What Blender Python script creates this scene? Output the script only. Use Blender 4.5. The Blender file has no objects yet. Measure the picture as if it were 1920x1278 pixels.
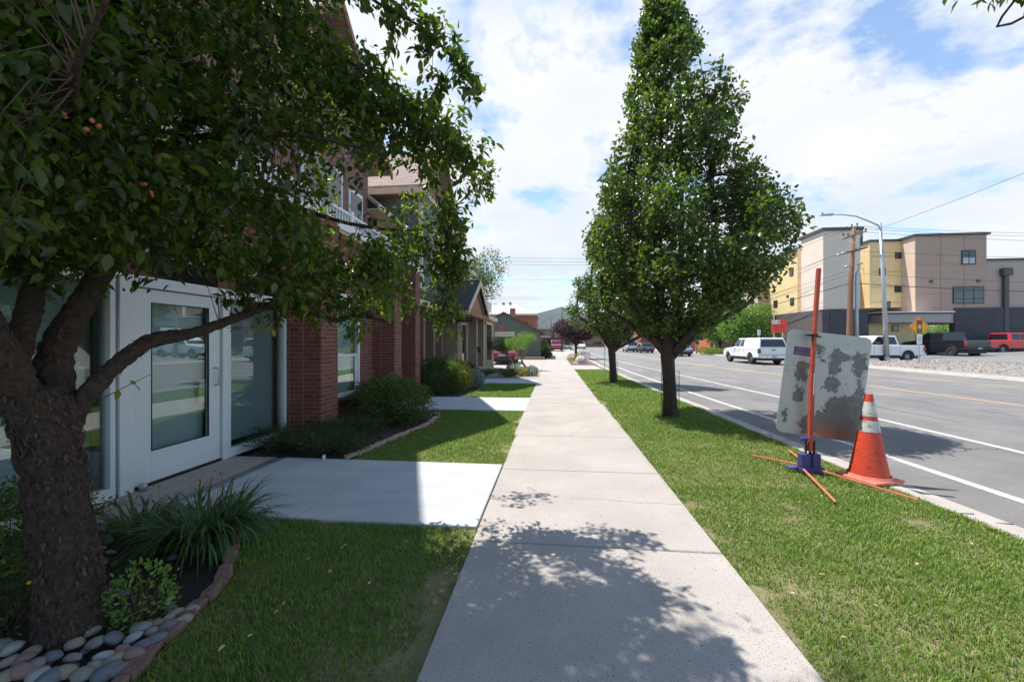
import bpy, bmesh, math, random
import numpy as np
from mathutils import Vector, Matrix, noise
R = math.radians
random.seed(7); rng = np.random.default_rng(7)
scene = bpy.context.scene; COL = scene.collection
# ------------------------------------------------------------------ camera
F_ = 750.0; HH = 1.53; HY = 640.5; YAW = math.atan(78/F_); S_ = math.sin(YAW); C_ = math.cos(YAW)
cd = bpy.data.cameras.new('camera'); cam = bpy.data.objects.new('camera', cd); COL.objects.link(cam)
cam.location = (0, 0, HH); cam.rotation_euler = (R(90), 0, YAW)
cd.sensor_width = 36; cd.lens = F_/1920*36; cd.shift_y = 1.5/1920; cd.clip_start = .05; cd.clip_end = 9000
scene.camera = cam
# ------------------------------------------------------------------ light
SD = Vector((-.43, .16, 1)).normalized()          # towards the sun
sl = bpy.data.lights.new('sun', 'SUN'); so = bpy.data.objects.new('sun', sl); COL.objects.link(so)
sl.energy = 5.0; sl.angle = R(.53); sl.color = (1, .955, .89)
so.rotation_euler = SD.to_track_quat('Z', 'Y').to_euler()
SUN_EL = math.asin(SD.z); SUN_AZ = math.atan2(SD.x, SD.y)
w = bpy.data.worlds.new("World"); scene.world = w; w.use_nodes = True
def world():
    nt = w.node_tree; N = nt.nodes; L = nt.links; N.clear()
    out = N.new('ShaderNodeOutputWorld'); bg = N.new('ShaderNodeBackground'); sky = N.new('ShaderNodeTexSky')
    sky.sky_type = 'NISHITA'; sky.sun_disc = False; sky.sun_elevation = SUN_EL; sky.sun_rotation = SUN_AZ
    sky.altitude = 1900; sky.air_density = 1.1; sky.dust_density = .6
    bg.inputs[1].default_value = .046
    tc = N.new('ShaderNodeTexCoord'); sep = N.new('ShaderNodeSeparateXYZ'); L.new(tc.outputs['Generated'], sep.inputs[0])
    def math_(op, a, b=None, c=None):
        n = N.new('ShaderNodeMath'); n.operation = op
        for i, v in enumerate((a, b, c)):
            if v is None: continue
            if isinstance(v, (int, float)): n.inputs[i].default_value = v
            else: L.new(v, n.inputs[i])
        return n.outputs[0]
    z = math_('ADD', math_('MAXIMUM', sep.outputs[2], 0.0), .22)
    cx = N.new('ShaderNodeCombineXYZ'); L.new(math_('DIVIDE', sep.outputs[0], z), cx.inputs[0]); L.new(math_('DIVIDE', sep.outputs[1], z), cx.inputs[1])
    def noise_(scale, det, rough, off, dist=0):
        m = N.new('ShaderNodeMapping'); m.inputs[1].default_value = off; L.new(cx.outputs[0], m.inputs[0])
        n = N.new('ShaderNodeTexNoise'); n.inputs['Scale'].default_value = scale; n.inputs['Detail'].default_value = det
        n.inputs['Roughness'].default_value = rough; n.inputs['Distortion'].default_value = dist; L.new(m.outputs[0], n.inputs[0]); return n.outputs[0]
    n1 = noise_(1.9, 10, .62, (3.4, 2.9, 0), .3); n2 = noise_(4.2, 8, .6, (7, 2, 4)); n3 = noise_(1.1, 5, .5, (1, 9, 2))
    cov = math_('ADD', math_('MULTIPLY', n1, .65), math_('MULTIPLY', n2, .35))
    r = N.new('ShaderNodeValToRGB'); L.new(cov, r.inputs[0]); r.color_ramp.elements[0].position = .41; r.color_ramp.elements[1].position = .50
    r.color_ramp.elements[0].color = (.1, .1, .1, 1)
    r2 = N.new('ShaderNodeValToRGB'); L.new(math_('ADD', math_('MULTIPLY', n3, .7), math_('MULTIPLY', n2, .3)), r2.inputs[0])
    e = r2.color_ramp.elements; e[0].position = .4; e[0].color = (14.6, 14.7, 14.8, 1); e[1].position = .62; e[1].color = (11.4, 12.5, 13.6, 1)
    mx = N.new('ShaderNodeMix'); mx.data_type = 'RGBA'
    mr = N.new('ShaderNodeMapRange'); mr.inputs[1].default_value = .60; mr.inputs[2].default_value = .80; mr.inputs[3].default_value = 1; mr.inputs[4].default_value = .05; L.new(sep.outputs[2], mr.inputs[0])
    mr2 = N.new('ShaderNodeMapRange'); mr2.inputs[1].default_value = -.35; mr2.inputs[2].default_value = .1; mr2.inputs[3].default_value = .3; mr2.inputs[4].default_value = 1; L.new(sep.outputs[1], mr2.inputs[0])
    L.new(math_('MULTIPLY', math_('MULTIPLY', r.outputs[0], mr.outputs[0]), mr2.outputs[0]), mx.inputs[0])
    sk = N.new('ShaderNodeMix'); sk.data_type = 'RGBA'; sk.blend_type = 'MULTIPLY'; sk.inputs[0].default_value = 1
    L.new(sky.outputs[0], sk.inputs[6]); sk.inputs[7].default_value = (3.4, 3.8, 3.9, 1)
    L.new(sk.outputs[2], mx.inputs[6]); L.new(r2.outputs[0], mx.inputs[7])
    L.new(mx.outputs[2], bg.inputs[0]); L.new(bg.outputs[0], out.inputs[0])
world()
scene.view_settings.view_transform = 'Standard'; scene.view_settings.look = 'None'; scene.view_settings.exposure = .62; scene.view_settings.gamma = 1
scene.render.engine = 'CYCLES'; scene.render.resolution_x = 1024; scene.render.resolution_y = 681
scene.cycles.max_bounces = 7; scene.cycles.transparent_max_bounces = 10; scene.cycles.caustics_reflective = False; scene.cycles.caustics_refractive = False

# ------------------------------------------------------------------ layout helpers: photo pixel -> place in the world
def W(d, l): return (l*C_-d*S_, d*C_+l*S_)
def G(px, py, z=0.0):
    d = F_*(HH-z)/(py-HY); return W(d, (px-960)/F_*d)
def PD(px, py, d):
    x, y = W(d, (px-960)/F_*d); return Vector((x, y, HH+d*(HY-py)/F_))
def ratio(px):
    u = (px-960)/F_; return (-S_+u*C_)/(C_+u*S_)
def YX(px, X): return X/ratio(px)
def ZX(px, py, X):
    Y = YX(px, X); return HH+(-X*S_+Y*C_)*(HY-py)/F_
def ZY(px, py, Y):
    X = Y*ratio(px); return HH+(-X*S_+Y*C_)*(HY-py)/F_
def PROJ(p):
    d = -p[0]*S_+p[1]*C_; l = p[0]*C_+p[1]*S_
    if d < .05: return (9999, 9999)
    return (960+F_*l/d, HY-F_*(p[2]-HH)/d)
def sm(Y, tab):
    return float(np.interp(Y, [t[0] for t in tab], [t[1] for t in tab]))

# ------------------------------------------------------------------ materials
MATS = {}
def nodes(name):
    m = bpy.data.materials.new(name); m.use_nodes = True; nt = m.node_tree; b = nt.nodes['Principled BSDF']
    MATS[name] = m; return m, nt.nodes, nt.links, b
def lk(L, v, s):
    if isinstance(v, (int, float)): s.default_value = v
    elif isinstance(v, tuple): s.default_value = v if len(v) == 4 or s.type == 'VECTOR' else (*v, 1)
    else: L.new(v, s)
def mat(name, col, rough=.7, col2=None, scale=6, metal=0, bump=0, bscale=40, var=None, spec=None, coat=0, speck=None, uv=False, detail=5, emit=None, stretch=None):
    m, N, L, b = nodes(name)
    b.inputs['Roughness'].default_value = rough; b.inputs['Metallic'].default_value = metal
    if spec is not None: b.inputs['Specular IOR Level'].default_value = spec
    if coat: b.inputs['Coat Weight'].default_value = coat; b.inputs['Coat Roughness'].default_value = .05
    tc = N.new('ShaderNodeTexCoord'); vec = tc.outputs['UV' if uv else 'Object']
    if stretch:
        mp = N.new('ShaderNodeMapping'); mp.inputs[3].default_value = stretch; L.new(vec, mp.inputs[0]); vec = mp.outputs[0]
    if col2 is None: col2 = tuple(c*.82 for c in col)
    n = N.new('ShaderNodeTexNoise'); n.inputs['Scale'].default_value = scale; n.inputs['Detail'].default_value = detail; n.inputs['Roughness'].default_value = .62; L.new(vec, n.inputs[0])
    r = N.new('ShaderNodeValToRGB'); r.color_ramp.elements[0].position = .32; r.color_ramp.elements[1].position = .68
    r.color_ramp.elements[0].color = (*col2, 1); r.color_ramp.elements[1].color = (*col, 1); L.new(n.outputs[0], r.inputs[0])
    out = r.outputs[0]
    if speck:
        sc, amt, th = speck
        n2 = N.new('ShaderNodeTexNoise'); n2.inputs['Scale'].default_value = sc; n2.inputs['Detail'].default_value = 2; L.new(vec, n2.inputs[0])
        r2 = N.new('ShaderNodeValToRGB'); r2.color_ramp.elements[0].position = th-.08; r2.color_ramp.elements[1].position = th
        r2.color_ramp.elements[0].color = (amt, amt, amt, 1); r2.color_ramp.elements[1].color = (1, 1, 1, 1); L.new(n2.outputs[0], r2.inputs[0])
        mx = N.new('ShaderNodeMix'); mx.data_type = 'RGBA'; mx.blend_type = 'MULTIPLY'; mx.inputs[0].default_value = 1
        L.new(out, mx.inputs[6]); L.new(r2.outputs[0], mx.inputs[7]); out = mx.outputs[2]
    L.new(out, b.inputs['Base Color'])
    if bump:
        n3 = N.new('ShaderNodeTexNoise'); n3.inputs['Scale'].default_value = bscale; n3.inputs['Detail'].default_value = 6; L.new(vec, n3.inputs[0])
        bp = N.new('ShaderNodeBump'); bp.inputs['Strength'].default_value = bump; bp.inputs['Distance'].default_value = .02
        L.new(n3.outputs[0], bp.inputs['Height']); L.new(bp.outputs[0], b.inputs['Normal'])
    if emit:
        b.inputs['Emission Color'].default_value = (*emit[0], 1); b.inputs['Emission Strength'].default_value = emit[1]
    return m
def brick(name, c1, c2, mortar, bw=.203, bh=.0677, ms=.010, rough=.85, bump=.6, off=.5):
    m, N, L, b = nodes(name); b.inputs['Roughness'].default_value = rough
    tc = N.new('ShaderNodeTexCoord'); t = N.new('ShaderNodeTexBrick'); L.new(tc.outputs['UV'], t.inputs[0])
    t.inputs['Color1'].default_value = (*c1, 1); t.inputs['Color2'].default_value = (*c2, 1); t.inputs['Mortar'].default_value = (*mortar, 1)
    t.inputs['Scale'].default_value = 1; t.inputs['Mortar Size'].default_value = ms/2; t.inputs['Mortar Smooth'].default_value = .2
    t.inputs['Brick Width'].default_value = bw; t.inputs['Row Height'].default_value = bh; t.inputs['Bias'].default_value = 0; t.offset = off
    n = N.new('ShaderNodeTexNoise'); n.inputs['Scale'].default_value = 30; n.inputs['Detail'].default_value = 6; L.new(tc.outputs['UV'], n.inputs[0])
    r = N.new('ShaderNodeValToRGB'); r.color_ramp.elements[0].color = (.68, .68, .68, 1); r.color_ramp.elements[1].color = (1.2, 1.2, 1.2, 1); L.new(n.outputs[0], r.inputs[0])
    mx = N.new('ShaderNodeMix'); mx.data_type = 'RGBA'; mx.blend_type = 'MULTIPLY'; mx.inputs[0].default_value = 1
    L.new(t.outputs[0], mx.inputs[6]); L.new(r.outputs[0], mx.inputs[7]); L.new(mx.outputs[2], b.inputs['Base Color'])
    bp = N.new('ShaderNodeBump'); bp.inputs['Strength'].default_value = bump; bp.inputs['Distance'].default_value = .008; bp.invert = True
    L.new(t.outputs['Fac'], bp.inputs['Height']); L.new(bp.outputs[0], b.inputs['Normal'])
    return m
def siding(name, col, pitch=.12, axis=1, dark=.55, soft=.12, rough=.7):
    m, N, L, b = nodes(name); b.inputs['Roughness'].default_value = rough
    tc = N.new('ShaderNodeTexCoord'); sp = N.new('ShaderNodeSeparateXYZ'); L.new(tc.outputs['UV'], sp.inputs[0])
    d = N.new('ShaderNodeMath'); d.operation = 'DIVIDE'; L.new(sp.outputs[axis], d.inputs[0]); d.inputs[1].default_value = pitch
    f = N.new('ShaderNodeMath'); f.operation = 'FRACT'; L.new(d.outputs[0], f.inputs[0])
    r = N.new('ShaderNodeValToRGB'); e = r.color_ramp.elements; e[0].position = 0; e[0].color = (dark, dark, dark, 1); e[1].position = soft; e[1].color = (1, 1, 1, 1); L.new(f.outputs[0], r.inputs[0])
    n = N.new('ShaderNodeTexNoise'); n.inputs['Scale'].default_value = 3; n.inputs['Detail'].default_value = 6; L.new(tc.outputs['UV'], n.inputs[0])
    r2 = N.new('ShaderNodeValToRGB'); r2.color_ramp.elements[0].color = tuple(c*.82 for c in col)+(1,); r2.color_ramp.elements[1].color = tuple(min(1, c*1.1) for c in col)+(1,); L.new(n.outputs[0], r2.inputs[0])
    mx = N.new('ShaderNodeMix'); mx.data_type = 'RGBA'; mx.blend_type = 'MULTIPLY'; mx.inputs[0].default_value = 1
    L.new(r2.outputs[0], mx.inputs[6]); L.new(r.outputs[0], mx.inputs[7]); L.new(mx.outputs[2], b.inputs['Base Color'])
    bp = N.new('ShaderNodeBump'); bp.inputs['Strength'].default_value = .6; bp.inputs['Distance'].default_value = .012; L.new(f.outputs[0], bp.inputs['Height']); bp.invert = True
    L.new(bp.outputs[0], b.inputs['Normal']); return m
def leafmat(name, a, b_, c, trans=.35, rough=.45, tcol=None):
    m, N, L, b = nodes(name); b.inputs['Roughness'].default_value = rough; b.inputs['Specular IOR Level'].default_value = .45
    g = N.new('ShaderNodeNewGeometry'); r = N.new('ShaderNodeValToRGB'); L.new(g.outputs['Random Per Island'], r.inputs[0])
    e = r.color_ramp.elements; e[0].color = (*a, 1); e[1].color = (*c, 1); e[1].position = 1; k = e.new(.55); k.color = (*b_, 1)
    L.new(r.outputs[0], b.inputs['Base Color'])
    t = N.new('ShaderNodeBsdfTranslucent'); mc = N.new('ShaderNodeMix'); mc.data_type = 'RGBA'; mc.blend_type = 'MULTIPLY'; mc.inputs[0].default_value = 1
    L.new(r.outputs[0], mc.inputs[6]); mc.inputs[7].default_value = (*(tcol or (3.2, 3.4, 1.1)), 1); L.new(mc.outputs[2], t.inputs[0])
    ms = N.new('ShaderNodeMixShader'); ms.inputs[0].default_value = trans; L.new(b.outputs[0], ms.inputs[1]); L.new(t.outputs[0], ms.inputs[2])
    L.new(ms.outputs[0], N['Material Output'].inputs[0]); return m
def glassmat(name, tint=(.90, .96, .96), boost=2.3):
    m, N, L, b = nodes(name); N.remove(b)
    tr = N.new('ShaderNodeBsdfTransparent'); tr.inputs[0].default_value = (*tint, 1)
    gl = N.new('ShaderNodeBsdfGlossy'); gl.inputs['Roughness'].default_value = .004; gl.inputs[0].default_value = (.95, 1, .98, 1)
    ge = N.new('ShaderNodeNewGeometry'); dt = N.new('ShaderNodeVectorMath'); dt.operation = 'DOT_PRODUCT'; L.new(ge.outputs['Normal'], dt.inputs[0]); L.new(ge.outputs['Incoming'], dt.inputs[1])
    def mm(op, a, b, cl=False):
        q = N.new('ShaderNodeMath'); q.operation = op; q.use_clamp = cl
        for i, v in enumerate((a, b)):
            if isinstance(v, (int, float)): q.inputs[i].default_value = v
            elif v is not None: L.new(v, q.inputs[i])
        return q.outputs[0]
    ca = mm('ABSOLUTE', dt.outputs['Value'], None); sch = mm('ADD', mm('MULTIPLY', mm('POWER', mm('SUBTRACT', 1.0, ca), 5.0), .96), .045)
    class _m: outputs = [mm('MULTIPLY', sch, boost, True)]
    mu = _m
    ms = N.new('ShaderNodeMixShader'); L.new(mu.outputs[0], ms.inputs[0]); L.new(tr.outputs[0], ms.inputs[1]); L.new(gl.outputs[0], ms.inputs[2])
    L.new(ms.outputs[0], N['Material Output'].inputs[0]); return m

M_conc = mat('sidewalk_concrete', (.43, .39, .35), .9, (.345, .31, .28), 1.1, bump=.5, bscale=140, speck=(95, .45, .40), detail=12)
M_concw = mat('pale_concrete', (.47, .485, .49), .9, (.375, .39, .40), 1.6, bump=.3, bscale=120, speck=(60, .7, .38), detail=12, stretch=(1, 2.5, 1))
M_conct = mat('tan_concrete', (.40, .35, .30), .9, (.33, .29, .25), 3, bump=.3, bscale=120)
M_gutter = mat('gutter_concrete', (.43, .39, .345), .9, (.33, .30, .27), 2, bump=.3, bscale=90, speck=(50, .6, .36))
M_asph = mat('asphalt_old', (.255, .242, .23), .92, (.165, .158, .152), .7, bump=.8, bscale=160, speck=(110, .55, .44), detail=13)
M_lot = mat('asphalt_lot', (.22, .215, .21), .92, (.16, .155, .15), .5, bump=.3, bscale=120, detail=8)
M_joint = mat('joint_dirt', (.10, .075, .055), .95)
M_crack = mat('road_crack', (.045, .043, .04), .95)
M_paintw = mat('road_paint_white', (.60, .59, .57), .85, (.40, .385, .37), 7, bump=.3, bscale=120, detail=12, speck=(38, .5, .42))
M_painty = mat('road_paint_yellow', (.68, .42, .14), .8, (.40, .29, .15), 9, bump=.3, bscale=120, detail=8)
M_soil = mat('dark_soil', (.05, .038, .03), .95, (.022, .018, .015), 14, bump=1, bscale=60)
M_mulch = mat('red_mulch', (.24, .125, .085), .95, (.09, .05, .04), 40, bump=1, bscale=80)
M_gravel = mat('gravel', (.34, .30, .265), .95, (.17, .15, .14), 26, bump=1, bscale=50)
M_gravelp = mat('pale_gravel', (.40, .36, .31), .95, (.24, .21, .18), 30, bump=1, bscale=60)
M_earth = mat('distant_ground', (.20, .19, .13), .95, (.12, .14, .07), .05)
def grassbase():
    m = mat('lawn_base', (.33, .27, .15), .95, (.13, .14, .05), 1.7, bump=.8, bscale=200, detail=10)
    return m
M_lawn = grassbase()
M_blade = leafmat('grass_blade', (.065, .130, .015), (.14, .23, .030), (.29, .35, .085), .35, .5, (1.6, 1.8, .8))
M_brick = brick('red_brick', (.235, .068, .043), (.13, .040, .03), (.26, .22, .195))
M_brickt = brick('tan_brick', (.33, .26, .21), (.28, .22, .175), (.19, .155, .13))
M_bricks = brick('striped_brick', (.20, .085, .065), (.16, .07, .055), (.42, .37, .33), ms=.02)
M_brickd = brick('dark_brick', (.105, .09, .09), (.075, .066, .072), (.10, .09, .09), .4, .2, .012)
M_brickf = brick('far_brick', (.36, .12, .085), (.28, .09, .065), (.32, .22, .18), .25, .09, .015)
M_mauve = mat('mauve_stucco', (.235, .125, .118), .9, (.20, .105, .10), 5, bump=.4, bscale=200)
M_tansid = siding('tan_siding', (.50, .40, .30), .11)
M_green = siding('slate_green_siding', (.105, .135, .125), .14, dark=.45)
M_greysid = siding('grey_siding', (.27, .25, .22), .14)
M_redsid = siding('gable_siding', (.24, .125, .10), .12)
M_shed = siding('green_board', (.080, .105, .078), .2, axis=0, dark=.8, soft=.08)
M_shingle = brick('roof_shingle', (.40, .29, .245), (.31, .225, .19), (.15, .11, .095), .30, .13, .014, .95)
M_shingled = brick('dark_shingle', (.05, .05, .055), (.075, .072, .075), (.025, .025, .027), .30, .13, .014, .95)
M_trim = mat('cream_trim', (.62, .50, .37), .6, (.52, .42, .31), 8)
M_brown = mat('brown_soffit', (.30, .17, .105), .8)
M_white = mat('white_paint', (.76, .77, .78), .45, (.70, .71, .72), 3)
M_wframe = mat('white_aluminium', (.66, .70, .73), .35, (.60, .64, .68), 2)
M_dark = mat('black_metal', (.012, .012, .014), .5)
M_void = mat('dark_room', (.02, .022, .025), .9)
M_blind = mat('blind_slats', (.40, .47, .49), .6, (.36, .43, .45), 2)
M_glass = glassmat('shopfront_glass'); M_glass2 = glassmat('far_window_glass', (.5, .55, .55), 1.6)
M_win = mat('dark_window', (.022, .03, .032), .06, (.015, .02, .024), 1, spec=.8)
M_steel = mat('galvanised_steel', (.42, .45, .47), .42, (.33, .36, .38), 5, metal=.6)
M_alu = mat('brushed_aluminium', (.6, .6, .6), .3, metal=1)
M_bark = mat('apple_bark', (.070, .045, .033), .95, (.020, .014, .011), 30, bump=1, bscale=38, detail=9)
M_bark2 = mat('pear_bark', (.075, .055, .042), .95, (.03, .022, .018), 18, bump=1, bscale=45, stretch=(1, 1, .35))
M_twig = mat('twig', (.09, .055, .035), .9)
M_pine = mat('pine_trunk', (.36, .24, .16), .9, (.2, .12, .08), 12, bump=.6)
M_leafa = leafmat('apple_leaf', (.022, .046, .010), (.042, .074, .015), (.095, .128, .024), .45, .36, (3.3, 3.5, .9))
M_leafy = leafmat('yellow_leaf', (.18, .19, .03), (.26, .24, .04), (.35, .28, .05), .4, .45, (1.6, 1.5, .6))
M_leafp = leafmat('pear_leaf', (.036, .070, .016), (.066, .115, .024), (.13, .185, .048), .32, .30, (2.5, 2.5, .9))
M_leafplum = leafmat('plum_leaf', (.022, .007, .012), (.042, .013, .02), (.09, .035, .042), .2, .5, (2, 1.3, 1.3))
M_leafb = leafmat('lime_leaf', (.08, .16, .025), (.13, .24, .035), (.19, .31, .06), .35, .5, (1.8, 1.9, .8))
M_leafd = leafmat('dark_shrub_leaf', (.035, .065, .016), (.065, .105, .024), (.14, .175, .04), .35, .5, (2, 2.2, .8))
M_leafj = leafmat('juniper_leaf', (.022, .045, .016), (.035, .065, .020), (.055, .085, .028), .2, .6)
M_leafg = leafmat('golden_leaf', (.11, .17, .02), (.30, .28, .04), (.52, .42, .07), .3, .5, (1.4, 1.4, .7))
M_leafs = leafmat('silver_leaf', (.16, .21, .17), (.24, .30, .26), (.36, .42, .38), .25, .6, (1.3, 1.3, 1))
M_lily = leafmat('lily_blade', (.035, .085, .024), (.055, .12, .030), (.10, .17, .04), .35, .4, (2.2, 2.4, .9))
M_fruit = mat('crab_apple', (.30, .06, .03), .35, (.22, .10, .03), 20)
M_yellow = mat('yellow_petal', (.75, .50, .03), .6)

# ------------------------------------------------------------------ mesh helpers
def tag(o, label=None, cat=None, group=None, kind=None):
    for k, v in (('label', label), ('category', cat), ('group', group), ('kind', kind)):
        if v: o[k] = v
    return o
def empty(name, loc=(0, 0, 0), rz=0, label=None, cat=None, group=None, kind=None):
    o = bpy.data.objects.new(name, None); COL.objects.link(o); o.location = loc; o.rotation_euler = (0, 0, rz)
    o.empty_display_size = .2; return tag(o, label, cat, group, kind)
def link(name, me, m, parent=None):
    o = bpy.data.objects.new(name, me); COL.objects.link(o)
    if m is not None:
        for k in (m if isinstance(m, (list, tuple)) else [m]): me.materials.append(k)
    if parent: o.parent = parent
    return o
class MB:
    def __init__(s): s.v = []; s.f = []; s.mi = []; s.m = 0
    def add(s, vs, fs):
        n = len(s.v); s.v += [tuple(p) for p in vs]
        for f in fs: s.f.append(tuple(i+n for i in f)); s.mi.append(s.m)
        return s
    def box(s, x0, x1, y0, y1, z0, z1):
        if x0 > x1: x0, x1 = x1, x0
        if y0 > y1: y0, y1 = y1, y0
        if z0 > z1: z0, z1 = z1, z0
        return s.add([(x0,y0,z0),(x1,y0,z0),(x1,y1,z0),(x0,y1,z0),(x0,y0,z1),(x1,y0,z1),(x1,y1,z1),(x0,y1,z1)],
                     [(0,3,2,1),(4,5,6,7),(0,1,5,4),(1,2,6,5),(2,3,7,6),(3,0,4,7)])
    def quad(s, a, b, c, d): return s.add([a, b, c, d], [(0, 1, 2, 3)])
    def poly(s, pts): return s.add(pts, [tuple(range(len(pts)))])
    def prism(s, pts, vec):
        n = len(pts); vec = Vector(vec); a = [Vector(p) for p in pts]; b = [p+vec for p in a]
        return s.add(a+b, [tuple(range(n-1, -1, -1)), tuple(range(n, 2*n))]+[(i, (i+1) % n, n+(i+1) % n, n+i) for i in range(n)])
    def tube(s, pts, rad, n=8, caps=True, wob=0, wsc=8, plate=0):
        pts = [Vector(p) for p in pts]
        if isinstance(rad, (int, float)): rad = [rad]*len(pts)
        t0 = (pts[1]-pts[0]).normalized(); up = Vector((0, 0, 1)) if abs(t0.z) < .9 else Vector((1, 0, 0))
        u = t0.cross(up).normalized(); vs = []
        for i, p in enumerate(pts):
            t = (pts[min(i+1, len(pts)-1)]-pts[max(i-1, 0)]).normalized()
            u = (u-t*u.dot(t)).normalized(); v = t.cross(u)
            for k in range(n):
                a = 2*math.pi*k/n; dr = (u*math.cos(a)+v*math.sin(a)); r = rad[i]
                if wob:
                    q = (p+dr*r)*wsc; r *= 1+wob*(noise.noise(q)+.5*noise.noise(q*2.7)+.35*noise.noise(q*6))
                if plate:
                    q = p+dr*r; q = Vector((q.x*26, q.y*26, q.z*11))+.9*noise.noise_vector(Vector((q.x*9, q.y*9, q.z*7))); dd_ = noise.voronoi(q)[0]; e_ = min(1, (dd_[1]-dd_[0])*2.2); r += plate*min(1, rad[i]/.09)*(e_-.75+.55*noise.noise(q*1.0)+.35*noise.noise(q*4))
                vs.append(p+dr*r)
        fs = [(i*n+k, i*n+(k+1) % n, (i+1)*n+(k+1) % n, (i+1)*n+k) for i in range(len(pts)-1) for k in range(n)]
        if caps: fs += [tuple(range(n-1, -1, -1)), tuple((len(pts)-1)*n+k for k in range(n))]
        return s.add(vs, fs)
    def cyl(s, a, b, r, n=12): return s.tube([a, b], r, n)
    def lathe(s, prof, n=24, c=(0, 0, 0), cap=True):
        vs = [(c[0]+r*math.cos(2*math.pi*k/n), c[1]+r*math.sin(2*math.pi*k/n), c[2]+z) for r, z in prof for k in range(n)]
        fs = [(i*n+k, i*n+(k+1) % n, (i+1)*n+(k+1) % n, (i+1)*n+k) for i in range(len(prof)-1) for k in range(n)]
        if cap: fs += [tuple(range(n-1, -1, -1)), tuple((len(prof)-1)*n+k for k in range(n))]
        return s.add(vs, fs)
    def build(s, name, m, parent=None, smooth=False, bevel=0, uv=True, seg=2):
        me = bpy.data.meshes.new(name); me.from_pydata(s.v, [], s.f); me.update()
        if uv and len(s.f) < 60000:
            ul = me.uv_layers.new(name='UVMap'); co = s.v
            for p in me.polygons:
                nx, ny, nz = abs(p.normal.x), abs(p.normal.y), abs(p.normal.z)
                for li in p.loop_indices:
                    x, y, z = co[me.loops[li].vertex_index]
                    if nz > .9: q = (x, y)
                    elif nx >= ny: q = (y, z/max(.3, math.sqrt(1-nz*nz)))
                    else: q = (x, z/max(.3, math.sqrt(1-nz*nz)))
                    ul.data[li].uv = q
        o = link(name, me, m, parent)
        for p, i in zip(me.polygons, s.mi): p.material_index = i; p.use_smooth = smooth
        if bevel:
            b = o.modifiers.new('bevel', 'BEVEL'); b.width = bevel; b.segments = seg; b.limit_method = 'ANGLE'; b.angle_limit = R(35)
        return o
def npmesh(name, V, Fc, m, parent=None, smooth=False):
    me = bpy.data.meshes.new(name); k = Fc.shape[1]
    me.vertices.add(len(V)); me.vertices.foreach_set('co', V.astype(np.float32).ravel())
    me.loops.add(Fc.size); me.loops.foreach_set('vertex_index', Fc.astype(np.int32).ravel())
    me.polygons.add(len(Fc)); me.polygons.foreach_set('loop_start', np.arange(0, Fc.size, k, dtype=np.int32))
    me.polygons.foreach_set('loop_total', np.full(len(Fc), k, dtype=np.int32))
    me.update(calc_edges=True); me.validate()
    if smooth: me.polygons.foreach_set('use_smooth', np.ones(len(Fc), dtype=bool))
    return link(name, me, m, parent)
T_LEAF7 = (np.array([(0,.45,-.03),(0,0,0),(.20,.22,.05),(.23,.55,.06),(0,1,-.10),(-.23,.55,.06),(-.20,.22,.05)]), np.array([(0,1,2),(0,2,3),(0,3,4),(0,4,5),(0,5,6),(0,6,1)]))
T_LEAF4 = (np.array([(0,0,0),(.32,.5,.08),(0,1,-.06),(-.32,.5,.08)]), np.array([(0,1,2),(0,2,3)]))
T_PLATE = (np.array([(-.20,0,.0),(.03,-.10,.03),(.22,.16,.0),(.17,.60,.04),(.05,1,.13),(-.16,.72,.05)]), np.array([(0,1,2),(0,2,3),(0,3,5),(3,4,5)]))
T_NEED = (np.array([(0,0,0),(.09,.5,.03),(0,1,0),(-.09,.5,.03)]), np.array([(0,1,2),(0,2,3)]))
def unit(a): return a/np.maximum(np.linalg.norm(a, axis=1, keepdims=True), 1e-6)
def leaves(name, P, D, Nn, size, m, tmpl=T_LEAF4, parent=None):
    """P positions, D pointing directions, Nn rough normals, size array"""
    T, Fc = tmpl; D = unit(D); X = unit(np.cross(D, Nn)); Z = np.cross(X, D)
    V = P[:, None, :]+size[:, None, None]*(X[:, None, :]*T[None, :, 0:1]+D[:, None, :]*T[None, :, 1:2]+Z[:, None, :]*T[None, :, 2:3])
    n = len(P); FF = (Fc[None]+(np.arange(n)*len(T))[:, None, None]).reshape(-1, Fc.shape[1])
    return npmesh(name, V.reshape(-1, 3), FF, m, parent)
def rdir(n): return unit(rng.normal(size=(n, 3)))
def twigs(name, A, B, r, m, parent=None):
    """triangular-section thin twigs from A to B"""
    A = np.asarray(A); B = np.asarray(B); n = len(A); t = unit(B-A); u = unit(np.cross(t, np.array([.3, .5, .81])[None])); v = np.cross(t, u)
    rr = np.asarray(r)[:, None] if np.ndim(r) else r
    ring = [u*math.cos(a)+v*math.sin(a) for a in (0, 2.094, 4.189)]
    V = np.stack([A+q*rr for q in ring]+[B+q*rr*.45 for q in ring], 1).reshape(-1, 3)
    f = np.array([(0, 1, 4, 3), (1, 2, 5, 4), (2, 0, 3, 5)]); FF = (f[None]+(np.arange(n)*6)[:, None, None]).reshape(-1, 4)
    return npmesh(name, V, FF, m, parent)
def text(name, body, size, m, parent, loc, rot, ext=.0015, align='CENTER', sx=1.0):
    c = bpy.data.curves.new(name, 'FONT'); c.body = body; c.size = size; c.extrude = ext; c.align_x = align; c.align_y = 'CENTER'
    t = bpy.data.objects.new(name, c); COL.objects.link(t); bpy.context.view_layer.update()
    me = bpy.data.meshes.new_from_object(t.evaluated_get(bpy.context.evaluated_depsgraph_get())); bpy.data.objects.remove(t)
    me.materials.clear(); o = link(name, me, m, parent); o.location = loc; o.rotation_euler = rot; o.scale = (sx, 1, 1); return o

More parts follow.
